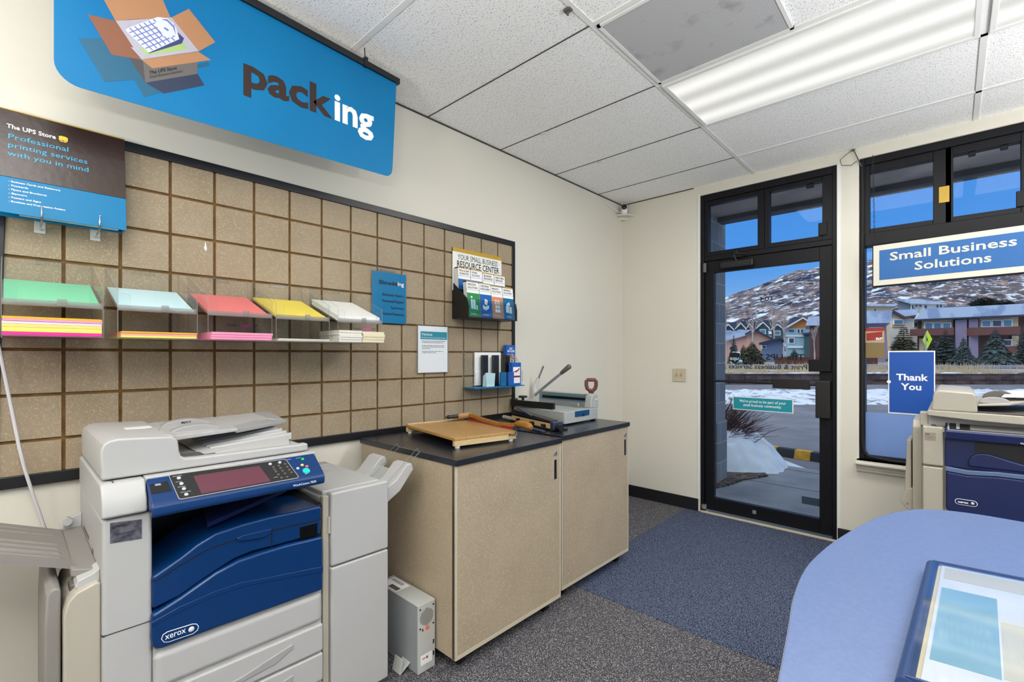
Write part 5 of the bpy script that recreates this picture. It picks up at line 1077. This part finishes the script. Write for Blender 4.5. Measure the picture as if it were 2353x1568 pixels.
o = build('paper_sheet', MB().hexa([(2.42, 3.25, 1.098), (2.62, 3.22, 1.107), (2.66, 3.52, 1.125), (2.46, 3.55, 1.115), (2.42, 3.25, 1.0985), (2.62, 3.22, 1.1075), (2.66, 3.52, 1.1255), (2.46, 3.55, 1.1155)]), 'paper', loc=(2.53, 3.4, 1.1), smooth=0)
tag(o, 'white sheet of paper lying on the feeder of the copier by the window', 'paper')
# folded side trays
b = MB().prism([(YF + .10, .46), (YF + .10, .93), (YF + .13, .965), (YF + .42, .965), (YF + .42, .46)], 'x', 2.098, 2.138); build('side_door', b, CR, t, bevel=.006, seg=3)
build('side_block', MB().box((2.128, YF + .06, .945), (2.16, YF + .14, 1.012)), CR, t, bevel=.004)
b = MB().hexa([(2.062, YF + .15, .52), (2.092, YF + .15, .52), (2.092, YF + .40, .52), (2.062, YF + .40, .52), (2.072, YF + .17, .85), (2.090, YF + .17, .85), (2.090, YF + .38, .85), (2.072, YF + .38, .85)])
fl = build('folded_tray', b, CR, t, bevel=.004); build('tray_hinge', MB().prism([(2.098, .478), (2.098, .60), (2.082, .602), (2.064, .580), (2.048, .530), (2.070, .495)], 'y', YF + .13, YF + .20), CR, fl, bevel=.004)
build('lettering', MB().text('5', (2.073, YF + .128, .515), (1, 0, 0), (0, 0, 1), .010, bold=.02), 'print_black', fl, smooth=0)
# ------------------------------------------------------------------ outside: pavement, lot, road
from mathutils import noise as mnoise
M('concrete', (150, 152, 160), .8, noise=(3, (122, 124, 134), .35, .7), bump=(60, .2, .004)); M('joint', (70, 72, 78), .9); M('asphalt', (112, 112, 122), .85, noise=(1.2, (136, 134, 142), .35, .7)); M('asphalt_wet', (86, 86, 94), .6)
M('snow', (236, 240, 246), .7, noise=(6, (216, 224, 236), .4, .7)); M('dirty_snow', (222, 228, 238), .8, noise=(3.5, (120, 124, 138), .5, .64)); M('soil', (120, 104, 94), .95, noise=(20, (60, 50, 46), .4, .6))
M('soffit', (196, 178, 172), .85, noise=(4, (184, 166, 160), .4, .6)); M('beam', (92, 90, 96), .8); M('bark_red', (88, 58, 54), .8); M('block_yellow', (232, 172, 44), .6, noise=(12, (206, 150, 40), .4, .6)); M('block_black', (44, 44, 48), .7)
struct('ground', MB().box((-3.5, FY + .18, -.2), (9, 6.30, -.008)), 'concrete', smooth=0)
struct('trim_6', MB().box((-3, 5.295, -.010), (9, 5.305, -.0065)).box((-3, 6.10, -.010), (9, 6.108, -.0065)).box((1.9, FY + .2, -.010), (1.908, 6.2, -.0065)), 'joint', smooth=0)
b = MB(); b.hexa([rdz(-30, 4.6, -.25), rdz(60, 4.6, -.25), rdz(60, 23, -.25), rdz(-30, 23, -.25), rdz(-30, 4.6, -.07), rdz(60, 4.6, -.07), rdz(60, 23, -.07), rdz(-30, 23, -.07)])
struct('ground', b, 'asphalt', smooth=0)
b = MB(); b.hexa([rdz(-60, 22.6, -.3), rdz(120, 22.6, -.3), rdz(300, 420, -.3), rdz(-200, 420, -.3), rdz(-60, 22.6, .34), rdz(120, 22.6, .34), rdz(300, 420, .5), rdz(-200, 420, .5)])
M('dead_grass', (150, 134, 110), .95, noise=(.6, (196, 200, 210), .5, .6)); struct('ground', b, 'dead_grass', smooth=0)
struct('ceiling_outside', MB().box((-2, FY + .18, 2.70), (9, 4.98, 2.78)), 'soffit', smooth=0)
struct('trim_7', MB().box((-2, 4.94, 2.655), (9, 5.10, 2.95)), 'beam', bevel=.01)
m = bpy.data.materials.new('block_wall'); m.use_nodes = True; MATS['block_wall'] = m; n = m.node_tree; bs = n.nodes['Principled BSDF']; bs.inputs['Roughness'].default_value = .9
t_ = n.nodes.new('ShaderNodeTexCoord'); s_ = n.nodes.new('ShaderNodeSeparateXYZ'); cb_ = n.nodes.new('ShaderNodeCombineXYZ'); bk = n.nodes.new('ShaderNodeTexBrick')
n.links.new(t_.outputs['Object'], s_.inputs[0]); n.links.new(s_.outputs['Y'], cb_.inputs[0]); n.links.new(s_.outputs['Z'], cb_.inputs[1]); n.links.new(cb_.outputs[0], bk.inputs['Vector'])
for k_, v_ in (('Scale', 1), ('Mortar Size', .006), ('Brick Width', .4), ('Row Height', .203)): bk.inputs[k_].default_value = v_
bk.inputs['Color1'].default_value = (*lin((150, 148, 152)), 1); bk.inputs['Color2'].default_value = (*lin((132, 132, 138)), 1); bk.inputs['Mortar'].default_value = (*lin((172, 172, 176)), 1)
n.links.new(bk.outputs['Color'], bs.inputs['Base Color'])
struct('wall_outside', MB().box((-.15, FY + .19, -.1), (.50, 5.17, 2.70)).box((-.15, 4.9, .0), (.515, 5.175, .62)), 'block_wall', smooth=0)
o = build('soil_bed', MB().prism([(.505, 4.55), (.62, 4.95), (.66, 5.25), (.80, 5.6), (.60, 5.9), (.0, 6.0), (.0, 5.2), (.5, 5.2)], 'z', -.02, .012), 'soil', loc=(.5, 5.2, 0)); o['kind'] = 'structure'
def field(fn, u0, u1, v0, v1, nu, nv, pt):
    b = MB(); g = [[b.bm.verts.new(pt(u0 + (u1 - u0) * i / nu, v0 + (v1 - v0) * j / nv, fn)) for j in range(nv + 1)] for i in range(nu + 1)]
    for i in range(nu):
        for j in range(nv): b._f([g[i][j], g[i + 1][j], g[i + 1][j + 1], g[i][j + 1]])
    return b
def N3(x, y, s, z=0): return mnoise.noise(Vector((x * s, y * s, z)))
def mclip(p): return Vector((max(p.x, .515), p.y, p.z)) if p.y < 5.19 else p
def mound(u, v):
    q = ((u - 2.62) / .72) ** 2 + ((v - 5.92) / .80) ** 2; n_ = N3(u, v, 4) * .16 + N3(u, v, 11) * .06
    q = max(0, q + n_); return -.03 + .46 * max(0, 1 - q) ** .95 + (N3(u, v, 9) * .03 if q < 1 else 0)
o = build('snow_mound', field(mound, 1.75, 3.45, 5.02, 6.8, 60, 60, lambda u, v, f: mclip(rdz(u, v, f(u, v)))), 'snow', smooth=180, loc=rdz(2.62, 5.92, 0)); tag(o, 'white snow mound beside the block pillar outside the door', 'snow')
b = MB(); rr = random.Random(3); base = rdz(2.52, 5.86, .22)
for i in range(240):
    a = rr.uniform(-.5, 1.35); el = rr.uniform(.25, 1.25); ln = rr.uniform(.35, .72) * (1.05 - .25 * abs(el - .8)); dv = (R_ * math.cos(a) * math.cos(el) - F_ * math.sin(a) * math.cos(el) * .6 + Vector((0, 0, math.sin(el))))
    s_ = base + R_ * rr.uniform(-.12, .16) + F_ * rr.uniform(-.14, .14); sag = Vector((0, 0, -.08 * math.cos(el)))
    p1 = s_ + dv * ln * .5 + Vector((rr.uniform(-.02, .02), rr.uniform(-.02, .02), rr.uniform(0, .03))); p2 = s_ + dv * ln + sag * .5
    b.tube([s_, p1, p2], [.0042, .0032, .0014], 4)
    if rr.random() < .5: b.tube([p1, p1 + dv * ln * .3 + Vector((rr.uniform(-.1, .1), rr.uniform(-.1, .1), .05))], [.0025, .001], 4)
for pts in ([(1700, 1040), (1745, 1010), (1768, 992), (1810, 982)], [(1690, 1045), (1722, 1048), (1752, 1052), (1768, 1062)], [(1685, 1040), (1735, 1058), (1738, 1070)], [(1680, 1040), (1684, 1060), (1690, 1072)]):
    b.tube([far(x, y, 5.55) for x, y in pts], [.005, .004, .003, .0015][:len(pts)], 5)
o = build('bare_bush', b, 'bark_red', loc=base, smooth=0); tag(o, 'leafless reddish brown bush growing out of the snow mound', 'bush')
t = thing('parking_block', 'black and yellow parking block on the asphalt outside the door', 'parking block', onZ(1822, 1046, -.07))
PA, PB = onZ(1750, 1040, -.07), onZ(1905, 1064, -.07); du = (PB - PA).normalized(); dw = Vector((0, 0, 1)).cross(du)
def seg(mb, a, c, k=1.0):
    p = PA + (PB - PA) * a; q = PA + (PB - PA) * c; e = [(-.085 * k, 0), (.085 * k, 0), (.055 * k, .11 * k), (-.055 * k, .11 * k)]
    return mb.extr([p + dw * x + Vector((0, 0, z)) for x, z in e], q - p)
build('block_body', seg(MB(), 0, 1), 'block_black', t, bevel=.008)
for a, c in ((.07, .27), (.54, .77)): build('yellow_stripe', seg(MB(), a, c, 1.025), 'block_yellow', t, bevel=.004)
snb = build('snow_bank', field(lambda u, v: -.10 + .22 * max(0, math.sin(math.pi * min(1, max(0, (v - 12.9) / 5.4)))) ** .6 * (.7 + .5 * N3(u, v, 1.1)) + N3(u, v, 3.2) * .09, 2, 32, 12.9, 18.3, 150, 40, lambda u, v, f: rdz(u, v, f(u, v))), 'dirty_snow', smooth=180, loc=rdz(10, 15.5, -.07))
tag(snb, 'long bank of lumpy dirty snow along the near side of the road', 'snow')
M('stone_dark', (92, 74, 72), .9, noise=(2.2, (62, 50, 52), .4, .6, (1, 1, 2)))
b = MB(); rr = random.Random(5); u = -4.0
while u < 44:
    wd_ = rr.uniform(.5, .8)
    for k in range(2): b.hexa([rdz(u, 22, -.07 + k * .22), rdz(u + wd_ - .02, 22, -.07 + k * .22), rdz(u + wd_ - .02, 22.5, -.07 + k * .22), rdz(u, 22.5, -.07 + k * .22), rdz(u, 22 + rr.uniform(0, .05), .135 + k * .22), rdz(u + wd_ - .02, 22 + rr.uniform(0, .05), .135 + k * .22), rdz(u + wd_ - .02, 22.5, .135 + k * .22), rdz(u, 22.5, .135 + k * .22)])
    u += wd_
b.hexa([rdz(-4, 22.05, .37), rdz(44, 22.05, .37), rdz(44, 22.6, .37), rdz(-4, 22.6, .37), rdz(-4, 22.05, .42), rdz(44, 22.05, .42), rdz(44, 22.6, .42), rdz(-4, 22.6, .42)])
o = build('retaining_wall', b, 'stone_dark', loc=rdz(18, 22, -.07), smooth=0); tag(o, 'low dark stone retaining wall along the far side of the road', 'wall')  # low retaining wall of dark stone blocks
snv = build('snow_strip', field(lambda u, v: .30 + .20 * max(0, .25 + N3(u, v, .8)) + N3(u, v, 2.4) * .06, -4, 44, 22.6, 24.6, 160, 16, lambda u, v, f: rdz(u, v, f(u, v))), 'dirty_snow', smooth=180, loc=rdz(18, 23.5, .35)); tag(snv, 'ragged strip of snow lying on top of the stone retaining wall', 'snow')
M('straw', (200, 178, 140), .9); b = MB(); rr = random.Random(8)
for i in range(2600):
    u = rr.uniform(4, 32); v = rr.uniform(24.2, 30)
    if N3(u, v, .35) < -.15: continue
    h = rr.uniform(.2, .62); p = rdz(u, v, .36); d_ = R_ * rr.uniform(-.12, .12); b.poly([p - R_ * .02, p + R_ * .02, p + d_ + Vector((0, 0, h))])
o = build('dry_grass', b, 'straw', loc=rdz(16, 27, .36), smooth=0); tag(o, 'dry straw coloured grass stalks beyond the retaining wall', 'grass', kind='stuff')
o = build('far_road', MB().hexa([rdz(-20, 32, .30), rdz(60, 32, .30), rdz(70, 40, .30), rdz(-25, 40, .30), rdz(-20, 32, .47), rdz(60, 32, .47), rdz(70, 40, .50), rdz(-25, 40, .50)]), 'asphalt', loc=rdz(15, 36, .4), smooth=0); o['kind'] = 'structure'
# ------------------------------------------------------------------ mountain
two('mountain', [(112, 100, 102), ((84, 84, 104), .012, .45, .62, (1, 1, 1), 5), ((48, 56, 74), .030, .46, .60, (1, 1, 1.5, (.2, .5, .4)), 5), ((168, 140, 126), .05, .54, .68, (1, 1, 1), 4), ((226, 233, 246), .13, .55, .64, (6.5, 1.6, 1, (0, -.62, YAW), 1), 6), ((226, 233, 246), .30, .60, .68, (5, 1.2, 1, (0, -.62, YAW), 1), 4)], .95, .05)
rp = [(1300, 716), (1560, 712), (1640, 690), (1665, 681), (1700, 668), (1730, 660), (1760, 650), (1800, 636), (1840, 623), (1884, 612), (1990, 601), (2020, 592), (2120, 578), (2353, 560), (2700, 575)]
def ridge(px):
    for i in range(len(rp) - 1):
        if rp[i][0] <= px <= rp[i + 1][0]: return rp[i][1] + (rp[i + 1][1] - rp[i][1]) * (px - rp[i][0]) / (rp[i + 1][0] - rp[i][0])
    return 700
def mpt(u, v, f):
    d_ = 230 + 620 * v; py = 806 + (ridge(u) - 806) * (v ** .82 if v <= 1 else 1); p = EYE + (F_ + R_ * ((u - CX) / FPX)) * d_; z = 1.3 + (HOR - py) / FPX * d_
    if v > 1: z -= (v - 1) * 300
    n_ = mnoise.fractal(Vector((p.x * .012, p.y * .012, 0)), 1, 2, 5) * 9 * min(1, v * 2) + N3(p.x, p.y, .09) * 1.5
    return Vector((p.x, p.y, z + n_ * (1 if v < .98 else .35)))
o = build('mountain', field(None, 1300, 2700, 0, 1.15, 200, 70, mpt), 'mountain', smooth=180, loc=far(1900, 800, 500)); o['kind'] = 'structure'
# ------------------------------------------------------------------ houses
M('h_brown2', (112, 72, 70), .8); M('h_pink', (214, 170, 156), .8); M('h_slate', (104, 128, 164), .8); M('h_blue', (150, 186, 202), .8); M('h_orange', (206, 138, 78), .8); M('h_trim', (236, 238, 240), .7); M('h_teal', (60, 92, 106), .8); M('h_brown', (92, 66, 62), .85); M('h_purple', (146, 134, 160), .85); M('h_cream', (214, 190, 156), .85); M('h_white', (236, 234, 228), .8); M('h_grey', (130, 138, 150), .8); M('roof_dark', (54, 62, 84), .7); M('roof_snow', (190, 206, 232), .75, noise=(.35, (150, 170, 206), .5, .6)); M('h_glass', (86, 130, 158), .1, spec=.8); M('h_window', (70, 80, 96), .15)
def W3(px, py, d): return far(px, py, d)
def wallp(pts, d, dep): 
    return [W3(x, y, d) for x, y in pts], F_ * dep
def house(label, d, walls, roofs, wins, loc, dep=8, cat='house', group='houses below the mountain'):
    t = thing('house', label, cat, W3(*loc, d), group)
    V = ray(min(x for q in walls for x, y in q[0]), HOR)
    for pts, m, off in walls: build('wall', MB().extr([W3(x, y, d + off) for x, y in pts], V * dep), m, t, smooth=0)
    for pts, m, off, dp in roofs: build('roof', MB().extr([W3(x, y, d + off) for x, y in pts], V * dp), m, t, smooth=0)
    for x0, y0, x1, y1, m, off in wins:
        f = build('window', MB().extr([W3(x, y, d + off - .12) for x, y in ((x0, y1), (x1, y1), (x1, y0), (x0, y0))], F_ * .2), 'h_trim', t, smooth=0)
        e = min(x1 - x0, y1 - y0) * .14; build('pane', MB().extr([W3(x, y, d + off - .16) for x, y in ((x0 + e, y1 - e), (x1 - e, y1 - e), (x1 - e, y0 + e), (x0 + e, y0 + e))], F_ * .1), m, f, smooth=0)
    return t
house('pink house with a snowy roof, left of the slate blue one behind the door glass', 78, [([(1715, 836), (1715, 768), (1733, 758), (1770, 778), (1770, 836)], 'h_pink', 0), ([(1655, 836), (1655, 785), (1715, 770), (1715, 836)], 'h_pink', .3)],
      [([(1733, 755), (1774, 777), (1774, 780), (1733, 759), (1713, 770), (1712, 767)], 'roof_dark', -.8, 9), ([(1655, 763), (1735, 757), (1716, 771), (1655, 787)], 'roof_snow', -.3, 6)], [], (1715, 836))
house('small slate blue house with a dark roof, in front of the pink one', 66, [([(1750, 838), (1750, 789), (1793, 779), (1798, 786), (1798, 838)], 'h_slate', 0)], [([(1744, 788), (1793, 775), (1803, 783), (1803, 786), (1793, 779), (1744, 791)], 'roof_dark', -.6, 7)], [(1751, 794, 1761, 802, 'h_window', 0)], (1773, 838), 6)
t = house('pale blue house with an orange gable, seen through the door glass', 84, [([(1805, 836), (1805, 755), (1862, 755), (1862, 836)], 'h_blue', 0), ([(1805, 755), (1845, 733), (1862, 745), (1862, 755)], 'h_orange', 0), ([(1848, 836), (1848, 767), (1868, 765), (1868, 836)], 'h_teal', -.6)],
      [([(1803, 757), (1845, 732), (1866, 746), (1866, 742), (1845, 729), (1803, 753)], 'h_trim', -.8, 9), ([(1845, 730), (1803, 753), (1806, 745), (1826, 728)], 'roof_dark', 2, 7), ([(1812, 732), (1826, 724), (1836, 730), (1834, 733), (1826, 728), (1814, 734)], 'h_trim', 6, 4), ([(1803, 771), (1850, 771), (1850, 774), (1803, 774)], 'h_trim', -.2, .5), ([(1810, 796), (1846, 796), (1846, 800), (1810, 800)], 'h_trim', -.3, .5), ([(1844, 766), (1872, 763), (1872, 767), (1846, 770)], 'roof_dark', -1, 4)],
      [(1812, 757, 1826, 764, 'h_window', 0), (1832, 756, 1838, 766, 'h_window', 0), (1840, 756, 1846, 766, 'h_window', 0), (1812, 776, 1826, 790, 'h_window', 0)], (1833, 836))
for k, (a, c, ap, e, g_) in enumerate(((1661, 1686, 747, 757, 0), (1690, 1714, 744, 755, 0), (1713, 1733, 746, 758, 0), (1738, 1768, 742, 754, 0), (1771, 1802, 747, 757, 0))):
    mid = (a + c) / 2
    house(['dark teal gabled house at the left end of the far row', 'dark teal gabled house, second in the far row', 'narrow brown gabled house in the middle of the far row', 'teal gabled house with a wide window, fourth in the far row', 'teal gabled house nearest the orange gable in the far row'][k], 128 + k, [([(a + 2, 826), (a + 2, e), (mid, ap + 3), (c - 2, e), (c - 2, 826)], 'h_brown' if k == 2 else 'h_teal', 0)],
          [([(a - 1, e + 3), (mid, ap), (c + 1, e + 3), (c + 1, e), (mid, ap - 3), (a - 1, e)], 'h_trim', -.8, 2), ([(mid - 2, ap - 2), (c + 2, e), (c + 8, e), (c + 6, ap - 6), (mid, ap - 6)], 'roof_dark', 2, 6)], [(mid - 7, e + 3, mid + 7, e + 14, 'h_glass', 0)], (mid, 800), 8, group='row of gabled houses at the foot of the mountain')
house('house edge with a mauve snowy roof at the right side of the door glass', 60, [([(1860, 838), (1860, 748), (1900, 746), (1900, 838)], 'h_brown', 0)], [([(1851, 748), (1858, 728), (1905, 726), (1905, 748)], 'roof_snow', -.8, 9)], [], (1880, 838))
# right window: condominiums
house('mauve condominium wing at the left edge of the big window', 62, [([(1960, 838), (1960, 743), (2036, 742), (2042, 838)], 'h_purple', 0)], [([(1955, 744), (1955, 716), (2051, 714), (2046, 742)], 'roof_snow', -1, 10)], [(1998, 752, 2028, 762, 'h_grey', 0)], (2000, 838), cat='apartment building')
house('brown gabled house between the two condominium buildings', 74, [([(2046, 836), (2046, 727), (2052, 718), (2080, 730), (2108, 734), (2108, 836)], 'h_white', 0), ([(2050, 752), (2050, 730), (2077, 734), (2077, 752)], 'h_cream', -.2)], [([(2040, 720), (2052, 712), (2078, 728), (2104, 724), (2104, 728), (2078, 733), (2052, 717), (2043, 724)], 'h_brown', -.8, 8), ([(2054, 713), (2110, 711), (2106, 724), (2080, 728)], 'roof_snow', 0, 6)], [(2054, 734, 2076, 746, 'h_glass', -.3), (2100, 735, 2108, 752, 'h_window', 0)], (2075, 836))
t = house('long brown condominium with balconies and a snowy roof in the big window', 68, [([(2108, 840), (2108, 734), (2353, 724), (2420, 722), (2420, 840)], 'h_brown', .6), ([(2118, 758), (2118, 737), (2190, 733), (2190, 758)], 'h_cream', .2), ([(2250, 756), (2250, 730), (2340, 726), (2340, 756)], 'h_cream', .2), ([(2195, 840), (2195, 736), (2222, 734), (2222, 840)], 'h_purple', -.4), ([(2226, 840), (2226, 734), (2248, 733), (2248, 840)], 'h_purple', -.4), ([(2112, 806), (2112, 778), (2130, 778), (2130, 806)], 'h_cream', .2), ([(2325, 832), (2325, 772), (2341, 772), (2341, 832)], 'h_cream', .2)],
      [([(2102, 734), (2125, 709), (2240, 704), (2353, 698), (2440, 694), (2440, 718), (2353, 723)], 'roof_snow', -1, 10), ([(2102, 734), (2353, 723), (2440, 718), (2440, 722), (2353, 727), (2102, 737)], 'roof_dark', -1, 1)],
      [(2125, 741, 2144, 757, 'h_glass', 0), (2145, 741, 2164, 757, 'h_glass', 0), (2166, 741, 2186, 757, 'h_glass', 0), (2256, 736, 2278, 752, 'h_glass', 0), (2280, 735, 2303, 752, 'h_window', 0), (2305, 734, 2327, 752, 'h_glass', 0), (2305, 780, 2326, 796, 'h_window', 0)], (2230, 840), cat='apartment building')
for q in ([(2110, 772), (2110, 756), (2192, 753), (2192, 770)], [(2240, 771), (2240, 753), (2344, 750), (2344, 769)], [(2318, 812), (2318, 796), (2344, 795), (2344, 810)]):
    build('balcony', MB().extr([W3(x, y, 66.6) for x, y in q], F_ * 1.4), 'h_brown2', t, smooth=0)
house('modern white house with a flat slanted roof above the condominiums', 118, [([(2092, 826), (2092, 697), (2168, 700), (2168, 826)], 'h_white', 0), ([(2064, 826), (2064, 693), (2092, 698), (2092, 826)], 'h_grey', .2)], [([(2055, 688), (2110, 687), (2176, 697), (2176, 700), (2092, 698)], 'roof_snow', -1, 8), ([(2100, 720), (2120, 720), (2120, 700), (2100, 700)], 'h_white', 0, 1)], [(2095, 701, 2100, 711, 'h_window', 0), (2103, 700, 2109, 706, 'h_window', -.1), (2112, 700, 2118, 706, 'h_window', -.1), (2124, 701, 2131, 711, 'h_window', 0), (2152, 699, 2157, 710, 'h_window', 0), (2160, 700, 2165, 709, 'h_window', 0)], (2115, 720), 8)
house('low beige house at the left edge of the big window, below the mountain', 112, [([(1985, 826), (1985, 703), (2050, 702), (2050, 826)], 'h_cream', 0)], [([(1980, 703), (1990, 699), (2064, 699), (2055, 704)], 'roof_snow', -1, 6)], [(2008, 709, 2014, 716, 'h_window', 0)], (2015, 722))
# ------------------------------------------------------------------ trees
M('bark_pale', (176, 160, 158), .9); M('needle', (52, 66, 66), .9, noise=(1.5, (84, 98, 104), .45, .62)); M('needle_olive', (92, 88, 66), .9, noise=(1.2, (66, 74, 62), .45, .6)); M('trunk', (84, 68, 58), .9)
def bare(px, py0, py1, d, label, w=1.0, seed=1):
    rr = random.Random(seed); p0 = W3(px, py0, d); H = (py0 - py1) / FPX * d; t = thing('bare_tree', label, 'tree', p0, 'bare trees outside'); b = MB()
    def br(p, dr, ln, r, lev):
        q = p + dr * ln; b.tube([p, p + dr * ln * .5 + Vector((rr.uniform(-.05, .05) * ln, rr.uniform(-.05, .05) * ln, 0)), q], [r, r * .8, r * .55], 5 if lev < 2 else 3)
        if lev >= 4: return
        for _ in range(4 if lev else 7):
            k = rr.uniform(.35, 1); a = rr.uniform(0, 6.28); s = rr.uniform(.3, .75)
            nd = (dr + (R_ * math.cos(a) + F_ * math.sin(a)) * s * w + Vector((0, 0, .25))).normalized(); br(p + dr * ln * k, nd, ln * rr.uniform(.42, .6), r * .5, lev + 1)
    tr = MB(); tr.tube([p0, p0 + Vector((0, 0, H * .3))], [H * .022, H * .016], 6); build('trunk', tr, 'bark_pale', t)
    br(p0 + Vector((0, 0, H * .28)), Vector((0, 0, 1)), H * .45, H * .013, 0); build('branches', b, 'bark_pale', t, smooth=0)
bare(1731, 834, 702, 62, 'tall bare tree in front of the pink house', .8, 1)
bare(1801, 834, 712, 64, 'slim bare tree between slate blue house and orange gable', .6, 2)
bare(1872, 836, 742, 44, 'bare tree at the right edge of the door glass', .8, 4)
bare(1667, 828, 694, 90, 'pale bare tree beside the block pillar at the left edge of the door glass', .35, 5)
bare(1670, 836, 778, 50, 'small bare tree low at the left edge of the door glass', .7, 6)
bare(1780, 826, 705, 100, 'faint bare tree behind the slim one near the orange gable', .6, 7)
def conifer(px, py0, py1, wpx, d, label, mat='needle', seed=1, full=.0):
    rr = random.Random(seed); p0 = W3(px, py0, d); H = (py0 - py1) / FPX * d; Wd = wpx / FPX * d / 2; t = thing('conifer', label, 'tree', p0, 'evergreens outside')
    build('trunk', MB().tube([p0, p0 + Vector((0, 0, H * .9))], [H * .025, .02], 6), 'trunk', t); b = MB(); nl = 20
    for i in range(nl):
        f = i / nl; z = H * (.04 + .94 * f); rad = Wd * (1 - f ** (1 + full * 2)) * rr.uniform(.85, 1.1) + .03
        nb_ = int(9 + 16 * (1 - f))
        for k in range(nb_):
            a = 6.283 * (k + rr.random()) / nb_; dv = R_ * math.cos(a) + F_ * math.sin(a); c = p0 + Vector((0, 0, z + rr.uniform(-.3, .3) * H / nl)); l_ = rad * rr.uniform(.75, 1.1); sd = Vector((0, 0, 1)).cross(dv) * l_ * .22
            tip = c + dv * l_ - Vector((0, 0, l_ * (.30 - full * .4))); mid = c + dv * l_ * .55 + Vector((0, 0, l_ * .02))
            b.poly([c, mid + sd, tip]); b.poly([c, tip, mid - sd]); b.poly([mid + sd * 1.1 - Vector((0, 0, l_ * .16)), tip, mid])
            b.poly([mid - sd * 1.1 - Vector((0, 0, l_ * .16)), mid, tip])
    build('foliage', b, mat, t, smooth=0)
conifer(2077, 838, 742, 66, 40, 'olive green bushy evergreen beside the thank you poster', 'needle_olive', 1, .5)
conifer(2172, 842, 752, 62, 42, 'dark bushy evergreen right of the yellow road sign', 'needle', 2, .45)
conifer(2214, 842, 770, 58, 38, 'smaller bluish spruce, second right of the yellow road sign', 'needle', 3)
conifer(2288, 844, 748, 92, 40, 'largest bluish spruce in front of the condominium', 'needle', 4)
conifer(2352, 840, 750, 40, 44, 'evergreen cut off by the right edge of the photo', 'needle', 5, .3)
conifer(2142, 842, 765, 50, 44, 'dark evergreen behind the yellow road sign', 'needle', 12, .3)
conifer(1686, 836, 764, 34, 52, 'slim dark spruce near the block pillar in the door glass', 'needle', 6)
conifer(1728, 838, 782, 60, 50, 'low wide olive evergreen in front of the pink house', 'needle_olive', 7, .4)
conifer(1708, 838, 790, 40, 48, 'small olive evergreen between spruce and low wide one', 'needle_olive', 8, .3)
conifer(1825, 838, 800, 34, 56, 'small dark evergreen below the pale blue house', 'needle', 9, .3)
conifer(2262, 716, 680, 70, 420, 'dark round evergreen clump above the condominium roof', 'needle', 10, .8)
conifer(2310, 716, 686, 50, 425, 'olive evergreen clump above the condominium roof', 'needle_olive', 11, .8)
# fence, signs
M('fence_red', (96, 58, 50), .9); b = MB()
for k in range(60): b.extr([rdz(24.5 + k * .16, 44, .45), rdz(24.5 + k * .16 + .14, 44, .45), rdz(24.5 + k * .16 + .14, 44, 1.12), rdz(24.5 + k * .16, 44, 1.12)], F_ * .04)
o = build('board_fence', b, 'fence_red', loc=rdz(28, 44, .45), smooth=0); tag(o, 'dark red board fence below the houses behind the door glass', 'fence')
b = MB()
for k in range(120): b.extr([rdz(41 + k * .17, 46, .45), rdz(41 + k * .17 + .15, 46, .45), rdz(41 + k * .17 + .15, 46, 1.0), rdz(41 + k * .17, 46, 1.0)], F_ * .04)
o = build('board_fence', b, 'fence_red', loc=rdz(50, 46, .45), smooth=0); tag(o, 'dark red board fence behind the spruces in the big window', 'fence')
M('sign_lime', (212, 240, 20), .5, emit=0); t = thing('road_sign', 'bright yellow green diamond road sign above the thank you poster', 'road sign', W3(2130, 842, 19))
c = W3(2131, 781, 19); dd = (R_ * .30 + F_ * .95).normalized()
build('sign_face', MB().extr([c + Vector((0, 0, .375)), c + dd * .36, c - Vector((0, 0, .375)), c - dd * .36], dd.cross(Vector((0, 0, 1))) * -.01), 'sign_lime', t, smooth=0)
n_ = dd.cross(Vector((0, 0, 1))); n_ = n_ if n_.dot(EYE - c) > 0 else -n_
build('pictogram', MB().extr([c + n_ * .012 + Vector((0, 0, .16)) + dd * .03, c + n_ * .012 + dd * .10 - Vector((0, 0, .14)), c + n_ * .012 - dd * .02 - Vector((0, 0, .02)), c + n_ * .012 - dd * .12 - Vector((0, 0, .12))], n_ * .003), 'print_black', t, smooth=0)
build('post', MB().cyl(W3(2130, 850, 19) + F_ * .05, c + F_ * .05 + Vector((0, 0, .3)), .03, seg=8), 'steel', t)
t = thing('yard_sign', 'white and teal yard sign beyond the road, left in the door glass', 'sign', W3(1692, 838, 40)); c = W3(1692, 820, 40)
def rb(x0, x1, z0, z1, e): return MB().extr([c + R_ * x0 + Vector((0, 0, z0)) - F_ * e, c + R_ * x1 + Vector((0, 0, z0)) - F_ * e, c + R_ * x1 + Vector((0, 0, z1)) - F_ * e, c + R_ * x0 + Vector((0, 0, z1)) - F_ * e], F_ * .05)
build('sign_panel', rb(-.30, .33, -.30, .42, 0), 'white', t, smooth=0); build('colour_band', rb(.05, .33, -.1, .12, .03), 'print_cyan', t, smooth=0); build('lower_panel', rb(-.48, .50, -.55, -.28, .02), 'white', t, smooth=0); build('colour_band', rb(.1, .5, -.55, -.42, .05), 'print_teal', t, smooth=0)
build('post', rb(-.25, -.18, -.9, -.5, 0), 'white', t, smooth=0)
